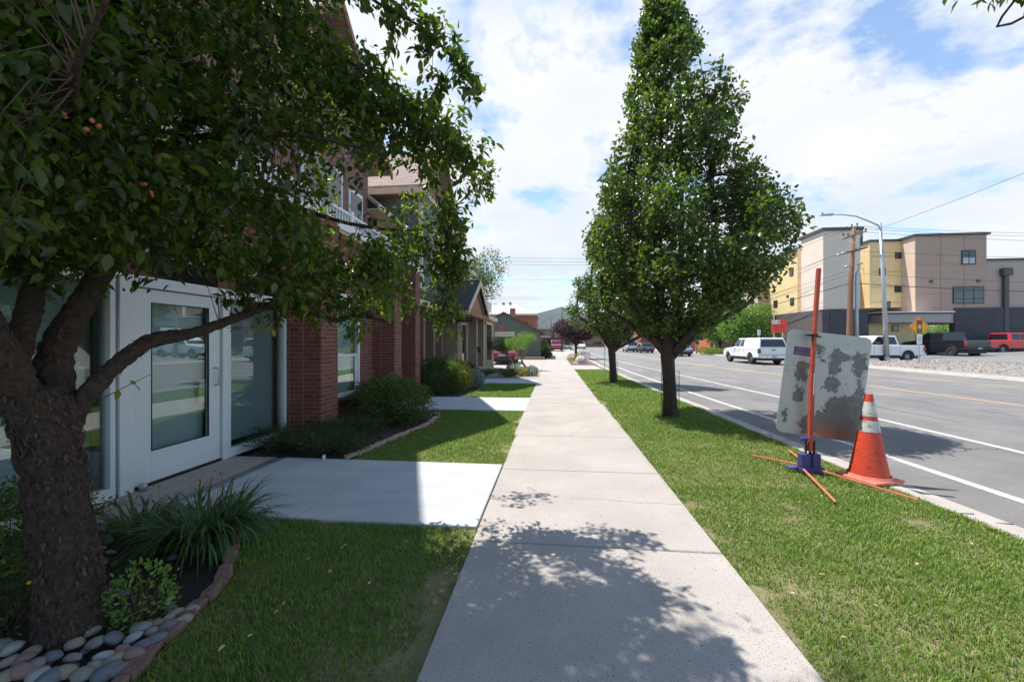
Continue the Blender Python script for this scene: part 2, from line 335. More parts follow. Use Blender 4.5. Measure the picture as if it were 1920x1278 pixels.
# ------------------------------------------------------------------ ground, road, pavement
CURB = [(-6, 3.95), (3.5, 3.65), (5, 3.55), (6.1, 3.49), (8.5, 3.38), (11, 3.30), (16.6, 3.04), (27, 2.85), (60, 3.0), (140, 3.2)]
L1T = [(-6, 4.95), (4.6, 4.77), (6.3, 4.72), (11.7, 4.45), (17, 4.25), (22, 4.1), (48, 4.0), (140, 4.3)]
L2T = [(-6, 7.05), (6.6, 6.86), (9.3, 6.82), (16.7, 6.37), (29.5, 5.55), (48, 5.2), (140, 5.4)]
Y1T = [(-6, 12.6), (11.5, 11.9), (16.3, 11.6), (20.8, 11.1), (30, 10.0), (48, 9.0), (140, 8.6)]
Y2T = [(-6, 17.6), (13, 16.7), (20, 16.1), (32, 14.4), (48, 13.0), (140, 12.0)]
FART = [(-6, 19.1), (18, 19.2), (27, 19.6), (60, 19.4), (140, 19.0)]
YS = list(np.arange(-6, 30, 1.0))+list(np.arange(30, 141, 5.0))
def strip(name, fa, fb, z, m, ys=YS, kind='structure', nx=1, za=None, parent=None):
    b = MB(); g = lambda f, y: f if isinstance(f, (int, float)) else (sm(y, f) if isinstance(f, list) else f(y))
    rows = [[(g(fa, y)+(g(fb, y)-g(fa, y))*k/nx, y, z) for k in range(nx+1)] for y in ys]
    vs = [p for r in rows for p in r]; n = nx+1
    b.add(vs, [(i*n+k, i*n+k+1, (i+1)*n+k+1, (i+1)*n+k) for i in range(len(ys)-1) for k in range(nx)])
    o = b.build(name, m, parent)
    return tag(o, kind=kind) if not parent else o
ga = MB(); ga.quad((-4000, -60, -.22), (4000, -60, -.22), (4000, 5000, -.22), (-4000, 5000, -.22)); tag(ga.build('ground', M_earth), kind='structure')
RZ = -.10
strip('road', lambda y: sm(y, CURB)+.30, FART, RZ, M_asph)
# kerb with gutter
kb = MB()
for i in range(len(YS)-1):
    y0, y1 = YS[i], YS[i+1]; c0, c1 = sm(y0, CURB), sm(y1, CURB)
    prof = [(0, -.25), (0, -.012), (.14, -.02), (.17, RZ+.02), (.46, RZ+.004), (.47, -.25)]
    n = len(prof); kb.add([(c0+a, y0, z) for a, z in prof]+[(c1+a, y1, z) for a, z in prof], [(k, k+1, n+k+1, n+k) for k in range(n-1)])
tag(kb.build('kerb', M_gutter), kind='structure')
def line(name, T, wd, m, label, y0=-5, y1=120, off=0, grp='painted lane lines'):
    ys = [y for y in YS if y0 <= y <= y1]; ys = [y0]+[y for y in ys if y > y0+.1]
    o = strip(name, lambda y: sm(y, T)-wd/2+off, lambda y: sm(y, T)+wd/2+off, RZ+.004, m, ys); return o
line('edge_line', L1T, .13, M_paintw, '')
line('lane_line', L2T, .13, M_paintw, '')
line('yellow_line', Y1T, .12, M_painty, '')
line('yellow_line', Y2T, .12, M_painty, '')
line('yellow_line', Y1T, .10, M_painty, '', 17, 60, off=.32)
# cracks in the asphalt
cr = MB()
def crack(p0, p1, n=26, wd=.012, amp=.05):
    a = Vector((*p0, RZ+.003)); b = Vector((*p1, RZ+.003)); t = (b-a).normalized(); q = Vector((-t.y, t.x, 0)); pts = []; off = 0
    for i in range(n+1):
        off += random.uniform(-amp, amp); off *= .92; pts.append(a+(b-a)*i/n+q*off)
    for i in range(n):
        w0 = wd*random.uniform(.3, 1); cr.quad(pts[i]-q*w0, pts[i]+q*w0*.6, pts[i+1]+q*w0*.6, pts[i+1]-q*w0)
crack(G(1690, 843, RZ), G(1875, 838, RZ), 30, .012); crack(G(1640, 741, RZ), G(1915, 781, RZ), 40, .02); crack(G(1560, 990, RZ), G(1910, 860, RZ), 3, .0)
crack((5.6, 14), (5.3, 26), 40, .015); crack((8.2, 9), (7.7, 30), 50, .018); crack(G(1420, 745, RZ), G(1640, 762, RZ), 24, .014)
tag(cr.build('road_crack', M_crack), kind='structure')
gj = MB()
for y in np.arange(-2, 60, 3.0): c_ = sm(y, CURB); gj.box(c_+.175, c_+.455, y, y+.012, RZ, RZ+.012); gj.box(c_+.005, c_+.14, y, y+.012, -.05, -.0125)
tag(gj.build('kerb_joints', M_joint), kind='structure')
pb = MB()
for (xa, ya, wx, wy) in ((6.0, 11.0, 1.6, 5.5), (9.0, 6.5, 1.0, 7.0), (5.5, 20, .8, 9), (12.5, 12, 1.5, 6), (7.6, 27, 1.2, 9)):
    pb.add([(xa+random.uniform(-.1, .1), ya, RZ+.002), (xa+wx, ya+random.uniform(-.2, .2), RZ+.002), (xa+wx-.3, ya+wy, RZ+.002), (xa-.25, ya+wy, RZ+.002)], [(0, 1, 2, 3)])
tag(pb.build('road_patch', mat('asphalt_patch', (.20, .195, .19), .92, (.15, .147, .143), .9, bump=.7, bscale=140, speck=(120, .6, .42), detail=12)), kind='structure')
# sidewalk slabs
sw = MB(); yj = 3.04-1.75*5; GAP = .007
while yj < 120:
    e0 = -.62 if yj < 6 else -.65; x1 = 1.22 if yj < 10 else 1.16
    sw.box(e0, x1, yj+GAP, yj+1.75-GAP, -.2, 0); yj += 1.75
tag(sw.build('sidewalk', M_conc, bevel=.008, seg=1), kind='structure')
st_ = MB()
def hair(p0, p1, n=24, wd=.0022, amp=.03, z=.0015):
    a = Vector((*p0, z)); b_ = Vector((*p1, z)); t = (b_-a).normalized(); q = Vector((-t.y, t.x, 0)); pts = []; off = 0
    for i in range(n+1): off = off*.9+random.uniform(-amp, amp); pts.append(a+(b_-a)*i/n+q*off)
    for i in range(n): w0 = wd*random.uniform(.3, 1); st_.quad(pts[i]-q*w0, pts[i]+q*w0, pts[i+1]+q*w0, pts[i+1]-q*w0)
hair((-.6, 4.05), (1.2, 3.9), 30, .0018, .012); hair((.3, 6.7), (1.1, 8.1), 26, .003, .03); hair((-.5, 9.0), (.6, 10.1), 26, .003, .03)
for _ in range(240):
    x, y = random.uniform(-.55, 1.15), random.uniform(1.7, 7)**1; r_ = random.uniform(.0015, .006)*(.6+.1*y); k_ = random.randint(5, 7); st_.add([(x+r_*random.uniform(.6, 1.2)*math.cos(6.283*i/k_), y+r_*random.uniform(.6, 1.4)*math.sin(6.283*i/k_), .0017) for i in range(k_)], [tuple(range(k_))])
tag(st_.build('sidewalk_spots', M_joint), kind='structure')
sj = MB(); sj.box(-.615, 1.15, -5, 118, -.21, -.022); tag(sj.build('sidewalk_bed', M_joint), kind='structure')
# walkways to the doors
def slabs(name, x0, x1, y0, y1, m, cuts=(), z=0):
    b = MB(); xs = [x0]+list(cuts)+[x1]
    for i in range(len(xs)-1): b.box(xs[i]+.005, xs[i+1]-.005, y0, y1, -.2, z)
    return tag(b.build(name, m, bevel=.006, seg=1), kind='structure')
slabs('front_path', -3.52, -.63, 3.27, 4.96, M_concw, (-2.25,), .002)
slabs('front_path', -4.28, -3.68, 3.0, 4.96, M_conct, (), .0)
slabs('front_path', -4.15, -.62, 8.88, 10.9, M_concw, (-2.2,), .002)
slabs('front_path', -4.2, -.64, 14.7, 16.3, M_concw, (-2.3,), .002)
g_ = empty('drain_grate', (-3.6, 3.1, 0), 0, 'narrow slotted steel drain grate across the path in front of the white door', 'drain grate')
b = MB(); b.box(-.08, -.066, .05, 1.86, -.1, .001); b.box(.066, .08, .05, 1.86, -.1, .001)
b.build('frame', M_steel, g_)
b = MB(); yy = .06
while yy < 1.85: b.box(-.066, .066, yy, yy+.012, -.03, -.003); yy += .026
b.build('grate', M_steel, g_); b = MB(); b.box(-.066, .066, .05, 1.86, -.1, -.06); b.build('channel', M_dark, g_)
# lawns
EDGE1 = [(1.61, -1.9), (1.93, -2.0), (2.29, -2.11), (2.79, -2.44), (3.27, -2.6)]
EDGE1 = [(-3, -1.9), (1.2, -1.82)]+EDGE1
EDGE2 = [(4.96, -2.66), (5.57, -2.6), (6.55, -2.45), (7.22, -2.3), (8.0, -2.36), (8.88, -2.62)]
EDGE3 = [(10.9, -2.6), (12, -2.45), (14.7, -2.4)]
def lawn(fa, fb, y0, y1):
    ys = list(np.arange(y0, y1, .3))+[y1]
    return strip('lawn', fa, fb, -.028, M_lawn, ys)
lawn(EDGE1, -.62, -3, 3.27); lawn(EDGE2, -.62, 4.96, 8.88); lawn(EDGE3, -.64, 10.9, 14.7)
lawn(lambda y: 1.22 if y < 10 else 1.15, lambda y: sm(y, CURB), -5, 22.6)
# planting beds (soil)
sb = MB(); sb.box(-4.3, -1.8, -5, 3.26, -.2, -.05); sb.box(-4.2, -2.25, 4.97, 8.87, -.2, -.035); sb.box(-4.2, -2.3, 10.91, 14.69, -.2, -.035)
tag(sb.build('planting_bed', M_soil), kind='structure')
sb = MB(); sb.box(-4.6, -.66, 16.31, 20.4, -.2, -.03); tag(sb.build('rock_garden_bed', M_gravelp), kind='structure')
b = MB(); b.box(-12, -.66, 20.41, 35.5, -.2, -.012); b.box(1.16, 2.7, 22.7, 26.6, -.2, -.012); tag(b.build('driveway', M_conc), kind='structure')
b = MB(); b.poly([(1.17, 26.7, .0), (2.85, 26.7, .0), (2.85, 36, .02), (1.17, 36, .02)]); tag(b.build('mulch_bed', M_mulch), kind='structure')
b = MB(); b.poly([(1.17, 36.1, -.01), (3.0, 36.1, -.01), (3.2, 120, -.01), (1.17, 120, -.01)]); tag(b.build('verge', M_gutter), kind='structure')

# grass blades
def region_blades(fa, fb, y0, y1, dens):
    A = []; n = int(dens*(y1-y0)*4.5)
    y = rng.uniform(y0, y1, n); xa = np.array([fa(v) for v in y]); xb = np.array([fb(v) for v in y])
    keep = rng.uniform(0, 4.5, n) < (xb-xa); y = y[keep]; xa = xa[keep]; xb = xb[keep]; x = xa+(xb-xa)*rng.uniform(0, 1, len(y))
    return x, y
def grass(regs, name, label):
    Xs = []; Ys = []; Hs = []
    for fa, fb, y0, y1, dens, h in regs:
        x, y = region_blades(fa, fb, y0, y1, dens); Xs.append(x); Ys.append(y); Hs.append(np.full(len(x), h))
    x = np.concatenate(Xs); y = np.concatenate(Ys); h = np.concatenate(Hs); n = len(x)
    # thin, short patches
    p = np.array([noise.noise(Vector((a*2.1, b_*2.1, 1.3)))+.5*noise.noise(Vector((a*7, b_*7, 5))) for a, b_ in zip(x, y)])
    ed = np.minimum(np.abs(x-1.21), np.abs(x+.61)); worn = (p-.75*np.exp(-(ed/.16)**2) < -.98+.35*rng.uniform(0, 1, n)) & (rng.uniform(0, 1, n) < .8)
    x, y, h, p = x[~worn], y[~worn], h[~worn], p[~worn]; n = len(x)
    h = h*rng.uniform(.5, 1.3, n)*(1+.55*np.clip(p, -1, 1)); az = rng.uniform(0, 6.283, n); lean = rng.uniform(.1, 1.1, n)*h
    wd = .0013+.0005*np.hypot(x, y); ca, sa = np.cos(az), np.sin(az)
    base = np.stack([x, y, np.full(n, -.030)], 1); side = np.stack([-sa, ca, 0*ca], 1)*wd[:, None]; ld = np.stack([ca, sa, 0*ca], 1)
    mid = base+ld*(lean*.3)[:, None]+np.array([0, 0, 1])*(h*.6)[:, None]; tip = base+ld*lean[:, None]+np.array([0, 0, 1])*(h*.98)[:, None]
    V = np.stack([base-side, base+side, mid+side*.7, mid-side*.7, tip], 1).reshape(-1, 3)
    f = np.array([(0, 1, 2), (0, 2, 3), (3, 2, 4)]); FF = (f[None]+(np.arange(n)*5)[:, None, None]).reshape(-1, 3)
    o = npmesh(name, V, FF, M_blade); return tag(o, label, 'grass', kind='stuff')
e1 = lambda y: sm(y, EDGE1)+.01; e2 = lambda y: sm(y, EDGE2)+.05; e3 = lambda y: sm(y, EDGE3)
cbf = lambda y: sm(y, CURB)+.02
grass([(e1, lambda y: -.585, 1.2, 3.26, 12000, .031)], 'lawn_grass', 'short green grass on the shaded lawn beside the apple tree')
grass([(e2, lambda y: -.585, 4.98, 8.86, 5000, .031)], 'lawn_grass', 'short green grass between the first and second front paths')
grass([(e3, lambda y: -.62, 10.93, 14.66, 2200, .042)], 'lawn_grass', 'short green grass between the second and third front paths')
grass([(lambda y: 1.185, cbf, 1.2, 4.5, 9500, .031), (lambda y: 1.185, cbf, 4.5, 8, 5000, .031), (lambda y: 1.18, cbf, 8, 13, 2400, .042), (lambda y: 1.14, cbf, 13, 22.5, 1100, .045)],
      'verge_grass', 'sunlit green grass strip between the sidewalk and the kerb')
# fallen leaves and litter on the grass
def litter():
    P = []
    for _ in range(60):
        y = random.uniform(2, 11); P.append((random.uniform(1.3, sm(y, CURB)-.05), y, .018))
    for _ in range(12): P.append((random.uniform(-1.9, -.8), random.uniform(1.8, 3.1), .02))
    P = np.array(P); n = len(P); o = leaves('fallen_leaves', P, np.c_[rng.normal(size=(n, 2)), np.zeros(n)], np.tile([0.2, .1, 1.], (n, 1)), rng.uniform(.02, .045, n), M_dry, T_LEAF7)
    tag(o, 'dry pale fallen leaves scattered over the lawns', 'fallen leaves', kind='stuff')
M_dry = leafmat('dry_leaf', (.35, .22, .10), (.5, .38, .22), (.6, .5, .35), .1, .7, (1, 1, 1)); litter()

# ================================================================== LEFT BUILDINGS
def boxp(name, m, parent, *bs, bevel=0, smooth=False):
    b = MB()
    for q in bs: b.box(*q)
    return b.build(name, m, parent, bevel=bevel, smooth=smooth)
B1 = empty('brick_townhouse', (-4.3, 6, 0), 0, 'red brick townhouse with white glazed shopfront, balcony and mauve gabled upper floor', 'house')
def in1(*a, **k):
    o = boxp(a[0], a[1], B1, *a[2:], **k); o.location = -B1.location; return o
# --- ground floor walls
in1('wall', M_brick, (-4.75, -4.28, -6, 6.02, 2.5, 3.62), (-4.75, -4.22, 6.02, 7.0, -.1, 3.62), (-4.75, -4.22, 7.0, 8.33, -.1, .36), (-4.75, -4.22, 7.0, 8.33, 2.5, 3.62),
    (-4.75, -4.22, 8.33, 9.56, -.1, 3.62), (-4.75, -4.22, 10.56, 11.3, -.1, 3.62), (-4.75, -4.22, 9.56, 10.56, 2.5, 3.62))
for y0, y1 in ((6.11, 6.62), (9.12, 9.56), (10.56, 10.95)):
    in1('brick_pier', M_brick, (-4.217, -3.74, y0, y1, -.1, 3.60))
for y in (6.05, 9.02): in1('brick_return', M_brick, (-4.219, -4.02, y+.0, y+.055, -.1, 3.6))
in1('lintel_trim', M_trim, (-4.27, -4.18, -6, 6.02, 2.44, 2.50))
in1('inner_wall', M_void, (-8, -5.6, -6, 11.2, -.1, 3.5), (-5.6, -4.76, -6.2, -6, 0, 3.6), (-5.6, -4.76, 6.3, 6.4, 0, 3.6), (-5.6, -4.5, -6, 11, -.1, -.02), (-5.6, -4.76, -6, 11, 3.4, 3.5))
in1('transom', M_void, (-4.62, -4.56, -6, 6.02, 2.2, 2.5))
in1('transom_panel', M_brown, (-4.555, -4.54, 3.62, 4.15, 2.2, 2.49)); in1('transom_panel', M_brown, (-4.555, -4.54, 5.0, 5.3, 2.2, 2.49))
in1('soffit', M_white, (-4.62, -4.29, -6, 6.02, 2.18, 2.22))
# --- shopfront windows
def shop_window(y0, y1, dark=.06, nm='shop_window'):
    w_ = in1(nm, M_wframe, (-4.36, -4.27, y0, y1, .0, .11), (-4.36, -4.27, y0, y1, 2.10, 2.18), (-4.36, -4.27, y0, y0+.05, .11, 2.10), (-4.36, -4.27, y1-.05, y1, .11, 2.10), bevel=.004)
    boxp('inner_frame', M_dark, w_, (-4.40, -4.362, y0+.05, y0+.05+dark, .11, 2.1), (-4.40, -4.362, y1-.05-dark, y1-.05, .11, 2.1), (-4.40, -4.362, y0+.05+dark, y1-.05-dark, .11, .135))
    boxp('glass', M_glass, w_, (-4.335, -4.328, y0+.05, y1-.05, .11, 2.10))
    b = MB(); z = .20
    while z < 2.09:
        b.add([(-4.450, y0+.16, z), (-4.450, y1-.05, z), (-4.428, y1-.05, z+.013), (-4.428, y0+.16, z+.013)], [(0, 1, 2, 3)]); z += .0235
    b.quad((-4.462, y0+.16, .16), (-4.462, y1-.05, .16), (-4.462, y1-.05, 2.1), (-4.462, y0+.16, 2.1))
    b.build('blind', M_blind, w_)
    return w_
shop_window(-3.2, -.02); shop_window(.02, 3.50, .07); shop_window(4.86, 6.02, .05)
in1('wall_return', M_brick, (-4.75, -4.47, 3.44, 3.56, 0, 2.5)); in1('wall_return', M_brick, (-4.75, -4.47, 6.02, 6.1, 0, 2.5))
in1('downpipe', M_white, (-4.215, -4.165, 6.055, 6.10, 0, 2.44), bevel=.006)
in1('door_frame', M_wframe, (-4.36, -4.25, 3.52, 3.66, 0, 2.19), (-4.36, -4.25, 4.76, 4.84, 0, 2.19), (-4.36, -4.25, 3.66, 4.76, 2.10, 2.19), bevel=.005)
dr = in1('door', M_wframe, (-4.33, -4.285, 3.67, 3.86, .03, 2.09), (-4.33, -4.285, 4.58, 4.75, .03, 2.09), (-4.33, -4.285, 3.86, 4.58, 1.95, 2.09), (-4.33, -4.285, 3.86, 4.58, .03, .36), bevel=.004)
boxp('door_glass', M_glass, dr, (-4.315, -4.309, 3.86, 4.58, .36, 1.95))
boxp('gasket', M_dark, dr, (-4.3, -4.281, 3.86, 3.868, .36, 1.95), (-4.3, -4.281, 4.572, 4.58, .36, 1.95), (-4.3, -4.281, 3.868, 4.572, 1.942, 1.95), (-4.3, -4.281, 3.868, 4.572, .36, .368))
boxp('push_plate', M_trim, dr, (-4.345, -4.325, 4.49, 4.57, .78, 1.06))
b = MB(); b.tube([(-4.285, 4.66, .98), (-4.235, 4.66, .985), (-4.225, 4.66, 1.0), (-4.225, 4.66, 1.18), (-4.235, 4.66, 1.195), (-4.285, 4.66, 1.2)], .009, 8); b.build('handle', M_steel, dr, smooth=True)
in1('door_sill', M_dark, (-4.36, -4.27, 3.66, 4.76, .0, .028))
boxp('shade', M_blind, dr, (-4.42, -4.41, 3.80, 4.62, .2, 2.08)); in1('door_void', M_void, (-4.80, -4.78, 3.56, 4.84, .0, 2.2))
b = MB(); b.lathe([(.035, 0), (.038, .05), (.03, .075), (.005, .085)], 14, (-4.20, 3.70, 0)); o = b.build('door_stop', M_steel, B1, smooth=True); o.location = -B1.location
# --- sash window
w_ = in1('sash_window', M_white, (-4.27, -4.2, 7.0, 7.07, .43, 2.5), (-4.27, -4.2, 8.26, 8.33, .43, 2.5), (-4.27, -4.2, 7.07, 8.26, .43, .50), (-4.27, -4.2, 7.07, 8.26, 2.43, 2.5), (-4.268, -4.215, 7.07, 8.26, 1.23, 1.275), (-4.268, -4.23, 8.19, 8.26, .5, 1.23), bevel=.004)
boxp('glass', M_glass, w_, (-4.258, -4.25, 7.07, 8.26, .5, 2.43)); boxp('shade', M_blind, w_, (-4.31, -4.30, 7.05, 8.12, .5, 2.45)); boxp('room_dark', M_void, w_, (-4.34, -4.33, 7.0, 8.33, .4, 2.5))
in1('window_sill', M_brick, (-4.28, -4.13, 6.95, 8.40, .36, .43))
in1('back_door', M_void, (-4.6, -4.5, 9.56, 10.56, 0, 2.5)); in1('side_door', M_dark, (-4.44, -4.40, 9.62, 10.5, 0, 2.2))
# --- balcony
in1('balcony_fascia', M_white, (-4.30, -3.98, -6, 11.35, 3.66, 3.80)); in1('balcony_floor', M_brown, (-5.48, -4.30, -6, 11.35, 3.63, 3.72)); in1('fascia_lower', M_trim, (-4.30, -4.02, -6, 11.3, 3.603, 3.655))
r_ = in1('balcony_railing', M_white, (-4.55, -4.47, -6, 11.55, 4.30, 4.36), (-4.54, -4.48, -6, 11.55, 3.86, 3.91))
b = MB(); y = -2.0
while y < 11.5: b.box(-4.53, -4.49, y, y+.035, 3.91, 4.30); y += .115
b.build('balusters', M_white, r_)
for y in (5.6, 8.5, 11.5): boxp('post', M_white, r_, (-4.57, -4.45, y-.06, y+.06, 3.72, 4.42))
# --- upper floor with two gables
b = MB()
for ap, hw, za_ in ((2.9, 4.1, 11.0), (9.15, 2.95, 9.8)):
    b.prism([(-5.5, ap-hw+.7, 3.62), (-5.5+.001*ap, ap+min(hw-.7, 3.3), 3.62), (-5.5, ap+min(hw-.7, 3.3), za_-.2-min(hw-.7, 3.3)), (-5.5, ap, za_-.2), (-5.5, ap-hw+.7, za_-.2-hw+.7)], (-4.5, 0, 0))
b.box(-10, -5.52, 5.8, 6.9, 3.62, 6.9); b.box(-10, -5.5, -6, .1, 3.62, 6.9)
o = b.build('upper_wall', M_mauve, B1); o.location = -B1.location
b = MB(); c = MB()
for ap, hw, za_ in ((2.9, 4.1, 11.0), (9.15, 2.95, 9.8)):
    for s in (-1, 1):
        h_ = hw if not (s < 0 and ap > 5) else 2.5; xo = 0 if ap < 5 else .004
        P0 = (-5.05+xo, ap, za_); P1 = (-5.05+xo, ap+s*h_, za_-h_)
        b.prism([P0, P1, (P1[0], P1[1], P1[2]-.12), (P0[0], ap, za_-.12)], (-5.2, 0, 0))
        c.prism([(-5.02+xo, ap, za_-.03), (-5.02+xo, ap+s*(h_+.01), za_-h_-.04), (-5.02+xo, ap+s*(h_+.01), za_-h_-.24), (-5.02+xo, ap, za_-.23)], (-.06, 0, 0))
o = b.build('roof', M_shingle, B1); o.location = -B1.location
o = c.build('rake_board', M_brown, B1); o.location = -B1.location
w_ = in1('upper_window', M_white, (-5.5, -5.46, 8.2, 9.9, 4.3, 5.9)); boxp('pane', M_win, w_, (-5.462, -5.45, 8.27, 9.83, 4.37, 5.83)); 
w_ = in1('upper_door', M_white, (-5.5, -5.46, 9.0+1.25, 11.0, 3.75, 5.7)); boxp('pane', M_win, w_, (-5.462, -5.45, 10.32, 10.93, 3.9, 5.6))
w_ = in1('upper_window', M_white, (-5.5, -5.46, 1.6, 3.4, 4.3, 5.9)); boxp('pane', M_win, w_, (-5.462, -5.45, 1.67, 3.33, 4.37, 5.83))
def lantern(p, parent, sc=1):
    e = MB(); x, y, z = p
    e.box(x, x+.03*sc, y-.05*sc, y+.05*sc, z-.14*sc, z+.16*sc); e.tube([(x+.02, y, z+.1*sc), (x+.1*sc, y, z+.2*sc), (x+.2*sc, y, z+.17*sc), (x+.22*sc, y, z+.08*sc)], .012*sc, 6)
    e.lathe([(.03, .09), (.10, .05), (.105, .03), (.085, .03), (.065, -.17), (.03, -.2)], 6, (x+.22*sc, y, z)); return e.build('wall_lantern', M_dark, parent)
o = lantern((-5.5, 11.08, 5.02), B1, 1.1); o.location = -B1.location

# --- house 2: slate green upper floor, tan ground floor
B2 = empty('gabled_townhouse', (-4.7, 14, 0), 0, 'townhouse with slate green siding, steep brown shingle gable and tan brick ground floor', 'house')
def in2(*a, **k):
    o = boxp(a[0], a[1], B2, *a[2:], **k); o.location = -B2.location; return o
in2('link_wall', M_tansid, (-10, -5.7, 11.35, 13.95, 3.4, 5.75))
b = MB(); b.prism([(-5.15, 11.32, 5.62), (-5.15, 11.32, 5.50), (-9, 11.32, 8.6), (-9, 11.32, 8.75)], (0, 2.6, 0)); o = b.build('link_roof', M_shingle, B2); o.location = -B2.location
in2('link_fascia', M_trim, (-5.17, -5.11, 11.32, 13.89, 5.44, 5.60)); in2('link_soffit', M_trim, (-5.7, -5.17, 11.35, 13.89, 5.44, 5.47))
for y in (12.1, 13.1): in2('bracket', M_dark, (-5.7, -5.55, y, y+.05, 5.0, 5.4))
in2('upper_wall', M_green, (-11, -4.7, 13.9, 17.7, 2.9, 7.0))
b = MB(); b.prism([(-4.72, 13.9, 7.0), (-4.72, 17.7, 7.0), (-4.72, 15.8, 8.85)], (-6, 0, 0)); o = b.build('gable_wall', M_redsid, B2); o.location = -B2.location
in2('corner_trim', M_trim, (-4.8, -4.68, 13.88, 14.0, 2.95, 7.0)); in2('corner_trim', M_trim, (-4.8, -4.68, 17.6, 17.72, 2.95, 7.0)); in2('gable_band', M_trim, (-4.71, -4.66, 13.9, 17.7, 6.92, 7.12))
b = MB(); c = MB()
for s in (-1, 1):
    b.prism([(-4.35, 15.8, 9.2), (-4.35, 15.8+s*2.3, 7.0), (-4.35, 15.8+s*2.3, 6.88), (-4.35, 15.8, 9.06)], (-6.6, 0, 0))
    c.prism([(-4.32, 15.8, 9.2), (-4.32, 15.8+s*2.33, 6.97), (-4.32, 15.8+s*2.33, 6.75), (-4.32, 15.8, 8.95)], (-.05, 0, 0))
o = b.build('roof', M_shingle, B2); o.location = -B2.location; o = c.build('rake_board', M_brown, B2); o.location = -B2.location
in2('eave_board', M_trim, (-11, -4.4, 13.45, 13.53, 6.70, 6.9)); in2('soffit', M_brown, (-11, -4.42, 13.53, 13.9, 6.72, 6.75))
w_ = in2('upper_window', M_white, (-4.7, -4.64, 15, 16.6, 4.3, 5.8)); boxp('pane', M_win, w_, (-4.645, -4.63, 15.07, 16.53, 4.37, 5.73))
# ground floor between the piers and the tan brick part
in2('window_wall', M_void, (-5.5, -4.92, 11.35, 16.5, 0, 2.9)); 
for y in (11.5, 12.7, 13.9, 15.1): 
    f = in2('ground_window', M_dark, (-4.918, -4.88, y, y+1.05, .3, 2.4)); boxp('pane', M_win, f, (-4.882, -4.872, y+.06, y+.99, .36, 2.34))
for y in (12.6, 13.8, 15.0, 16.1): in2('striped_pier', M_bricks, (-4.9, -4.6, y-.0, y+.25, 0, 2.85))
in2('wall', M_brickt, (-6, -4.0, 16.5, 16.95, 0, 2.95), (-6, -4.05, 16.95, 20.0, 0, 2.95))
f = in2('entry_window', M_trim, (-4.05, -4.0, 17.2, 18.1, .05, 2.35)); boxp('pane', M_win, f, (-4.002, -3.99, 17.27, 18.03, .12, 2.28))
in2('porch_column', M_brickt, (-4.06, -3.68, 18.9, 19.25, 0, 2.75), bevel=.01)
in2('porch_beam', M_trim, (-4.10, -3.98, 11.4, 15.2, 2.64, 2.82), (-4.0, -3.3, 15.2, 15.3, 2.62, 2.82), bevel=.005)
in2('porch_soffit', M_brown, (-4.9, -4.1, 11.4, 16.5, 2.68, 2.72), (-4.1, -3.35, 15.3, 20.0, 2.68, 2.71))
b = MB(); b.prism([(-3.98, 11.4, 2.83), (-3.98, 11.4, 2.90), (-4.9, 11.4, 3.5), (-4.9, 11.4, 2.83)], (0, 5.4, 0)); o = b.build('porch_roof', M_shingled, B2); o.location = -B2.location
b = MB(); c = MB(); d_ = MB()
for s in (-1, 1):
    b.prism([(-3.25, 17.6, 4.28), (-3.25, 17.6+s*2.45, 2.86), (-3.25, 17.6+s*2.45, 2.76), (-3.25, 17.6, 4.16)], (-2.4, 0, 0))
    c.prism([(-3.21, 17.6, 4.27), (-3.21, 17.6+s*2.48, 2.83), (-3.21, 17.6+s*2.48, 2.62), (-3.21, 17.6, 4.03)], (-.045, 0, 0))
    d_.prism([(-3.38, 17.6, 3.98), (-3.38, 17.6+s*2.05, 2.78), (-3.38, 17.6+s*2.05, 2.66), (-3.38, 17.6, 3.85)], (-.04, 0, 0))
d_.prism([(-3.45, 15.5, 2.75), (-3.45, 19.8, 2.75), (-3.45, 17.6, 4.05)], (-.05, 0, 0)); d_.box(-3.5, -3.36, 15.25, 19.95, 2.62, 2.78)
o = b.build('porch_gable_roof', M_shingled, B2); o.location = -B2.location; o = c.build('porch_rake_board', M_trim, B2); o.location = -B2.location; o = d_.build('porch_gable_panel', M_brown, B2); o.location = -B2.location
# rear lower wing
in2('wing_wall', M_greysid, (-10, -4.7, 17.72, 21.2, 2.9, 5.3))
b = MB(); b.prism([(-4.25, 17.72, 5.2), (-4.25, 17.72, 5.32), (-8, 17.72, 8.0), (-8, 17.72, 7.88)], (0, 3.7, 0)); o = b.build('wing_roof', M_shingled, B2); o.location = -B2.location
in2('wing_fascia', M_trim, (-4.27, -4.2, 17.72, 21.45, 5.08, 5.26)); in2('wing_band', M_white, (-4.69, -4.62, 17.8, 21.2, 4.55, 4.68)); in2('wing_soffit', M_trim, (-4.7, -4.27, 17.72, 21.4, 5.1, 5.13))
r_ = in2('terrace_railing', M_white, (-4.62, -4.56, 11.6, 13.9, 3.98, 4.05), (-4.62, -4.56, 11.6, 13.9, 3.40, 3.45)); b = MB(); y = 11.62
while y < 13.88: b.box(-4.61, -4.57, y, y+.035, 3.45, 3.98); y += .12
b.build('balusters', M_white, r_)
r_ = in2('terrace_railing', M_white, (-3.64, -3.58, 20.6, 23.1, 3.7, 3.76), (-3.64, -3.58, 20.6, 23.1, 3.2, 3.25)); b = MB(); y = 20.62
while y < 23.08: b.box(-3.63, -3.59, y, y+.035, 3.25, 3.70); y += .12
b.build('balusters', M_white, r_)
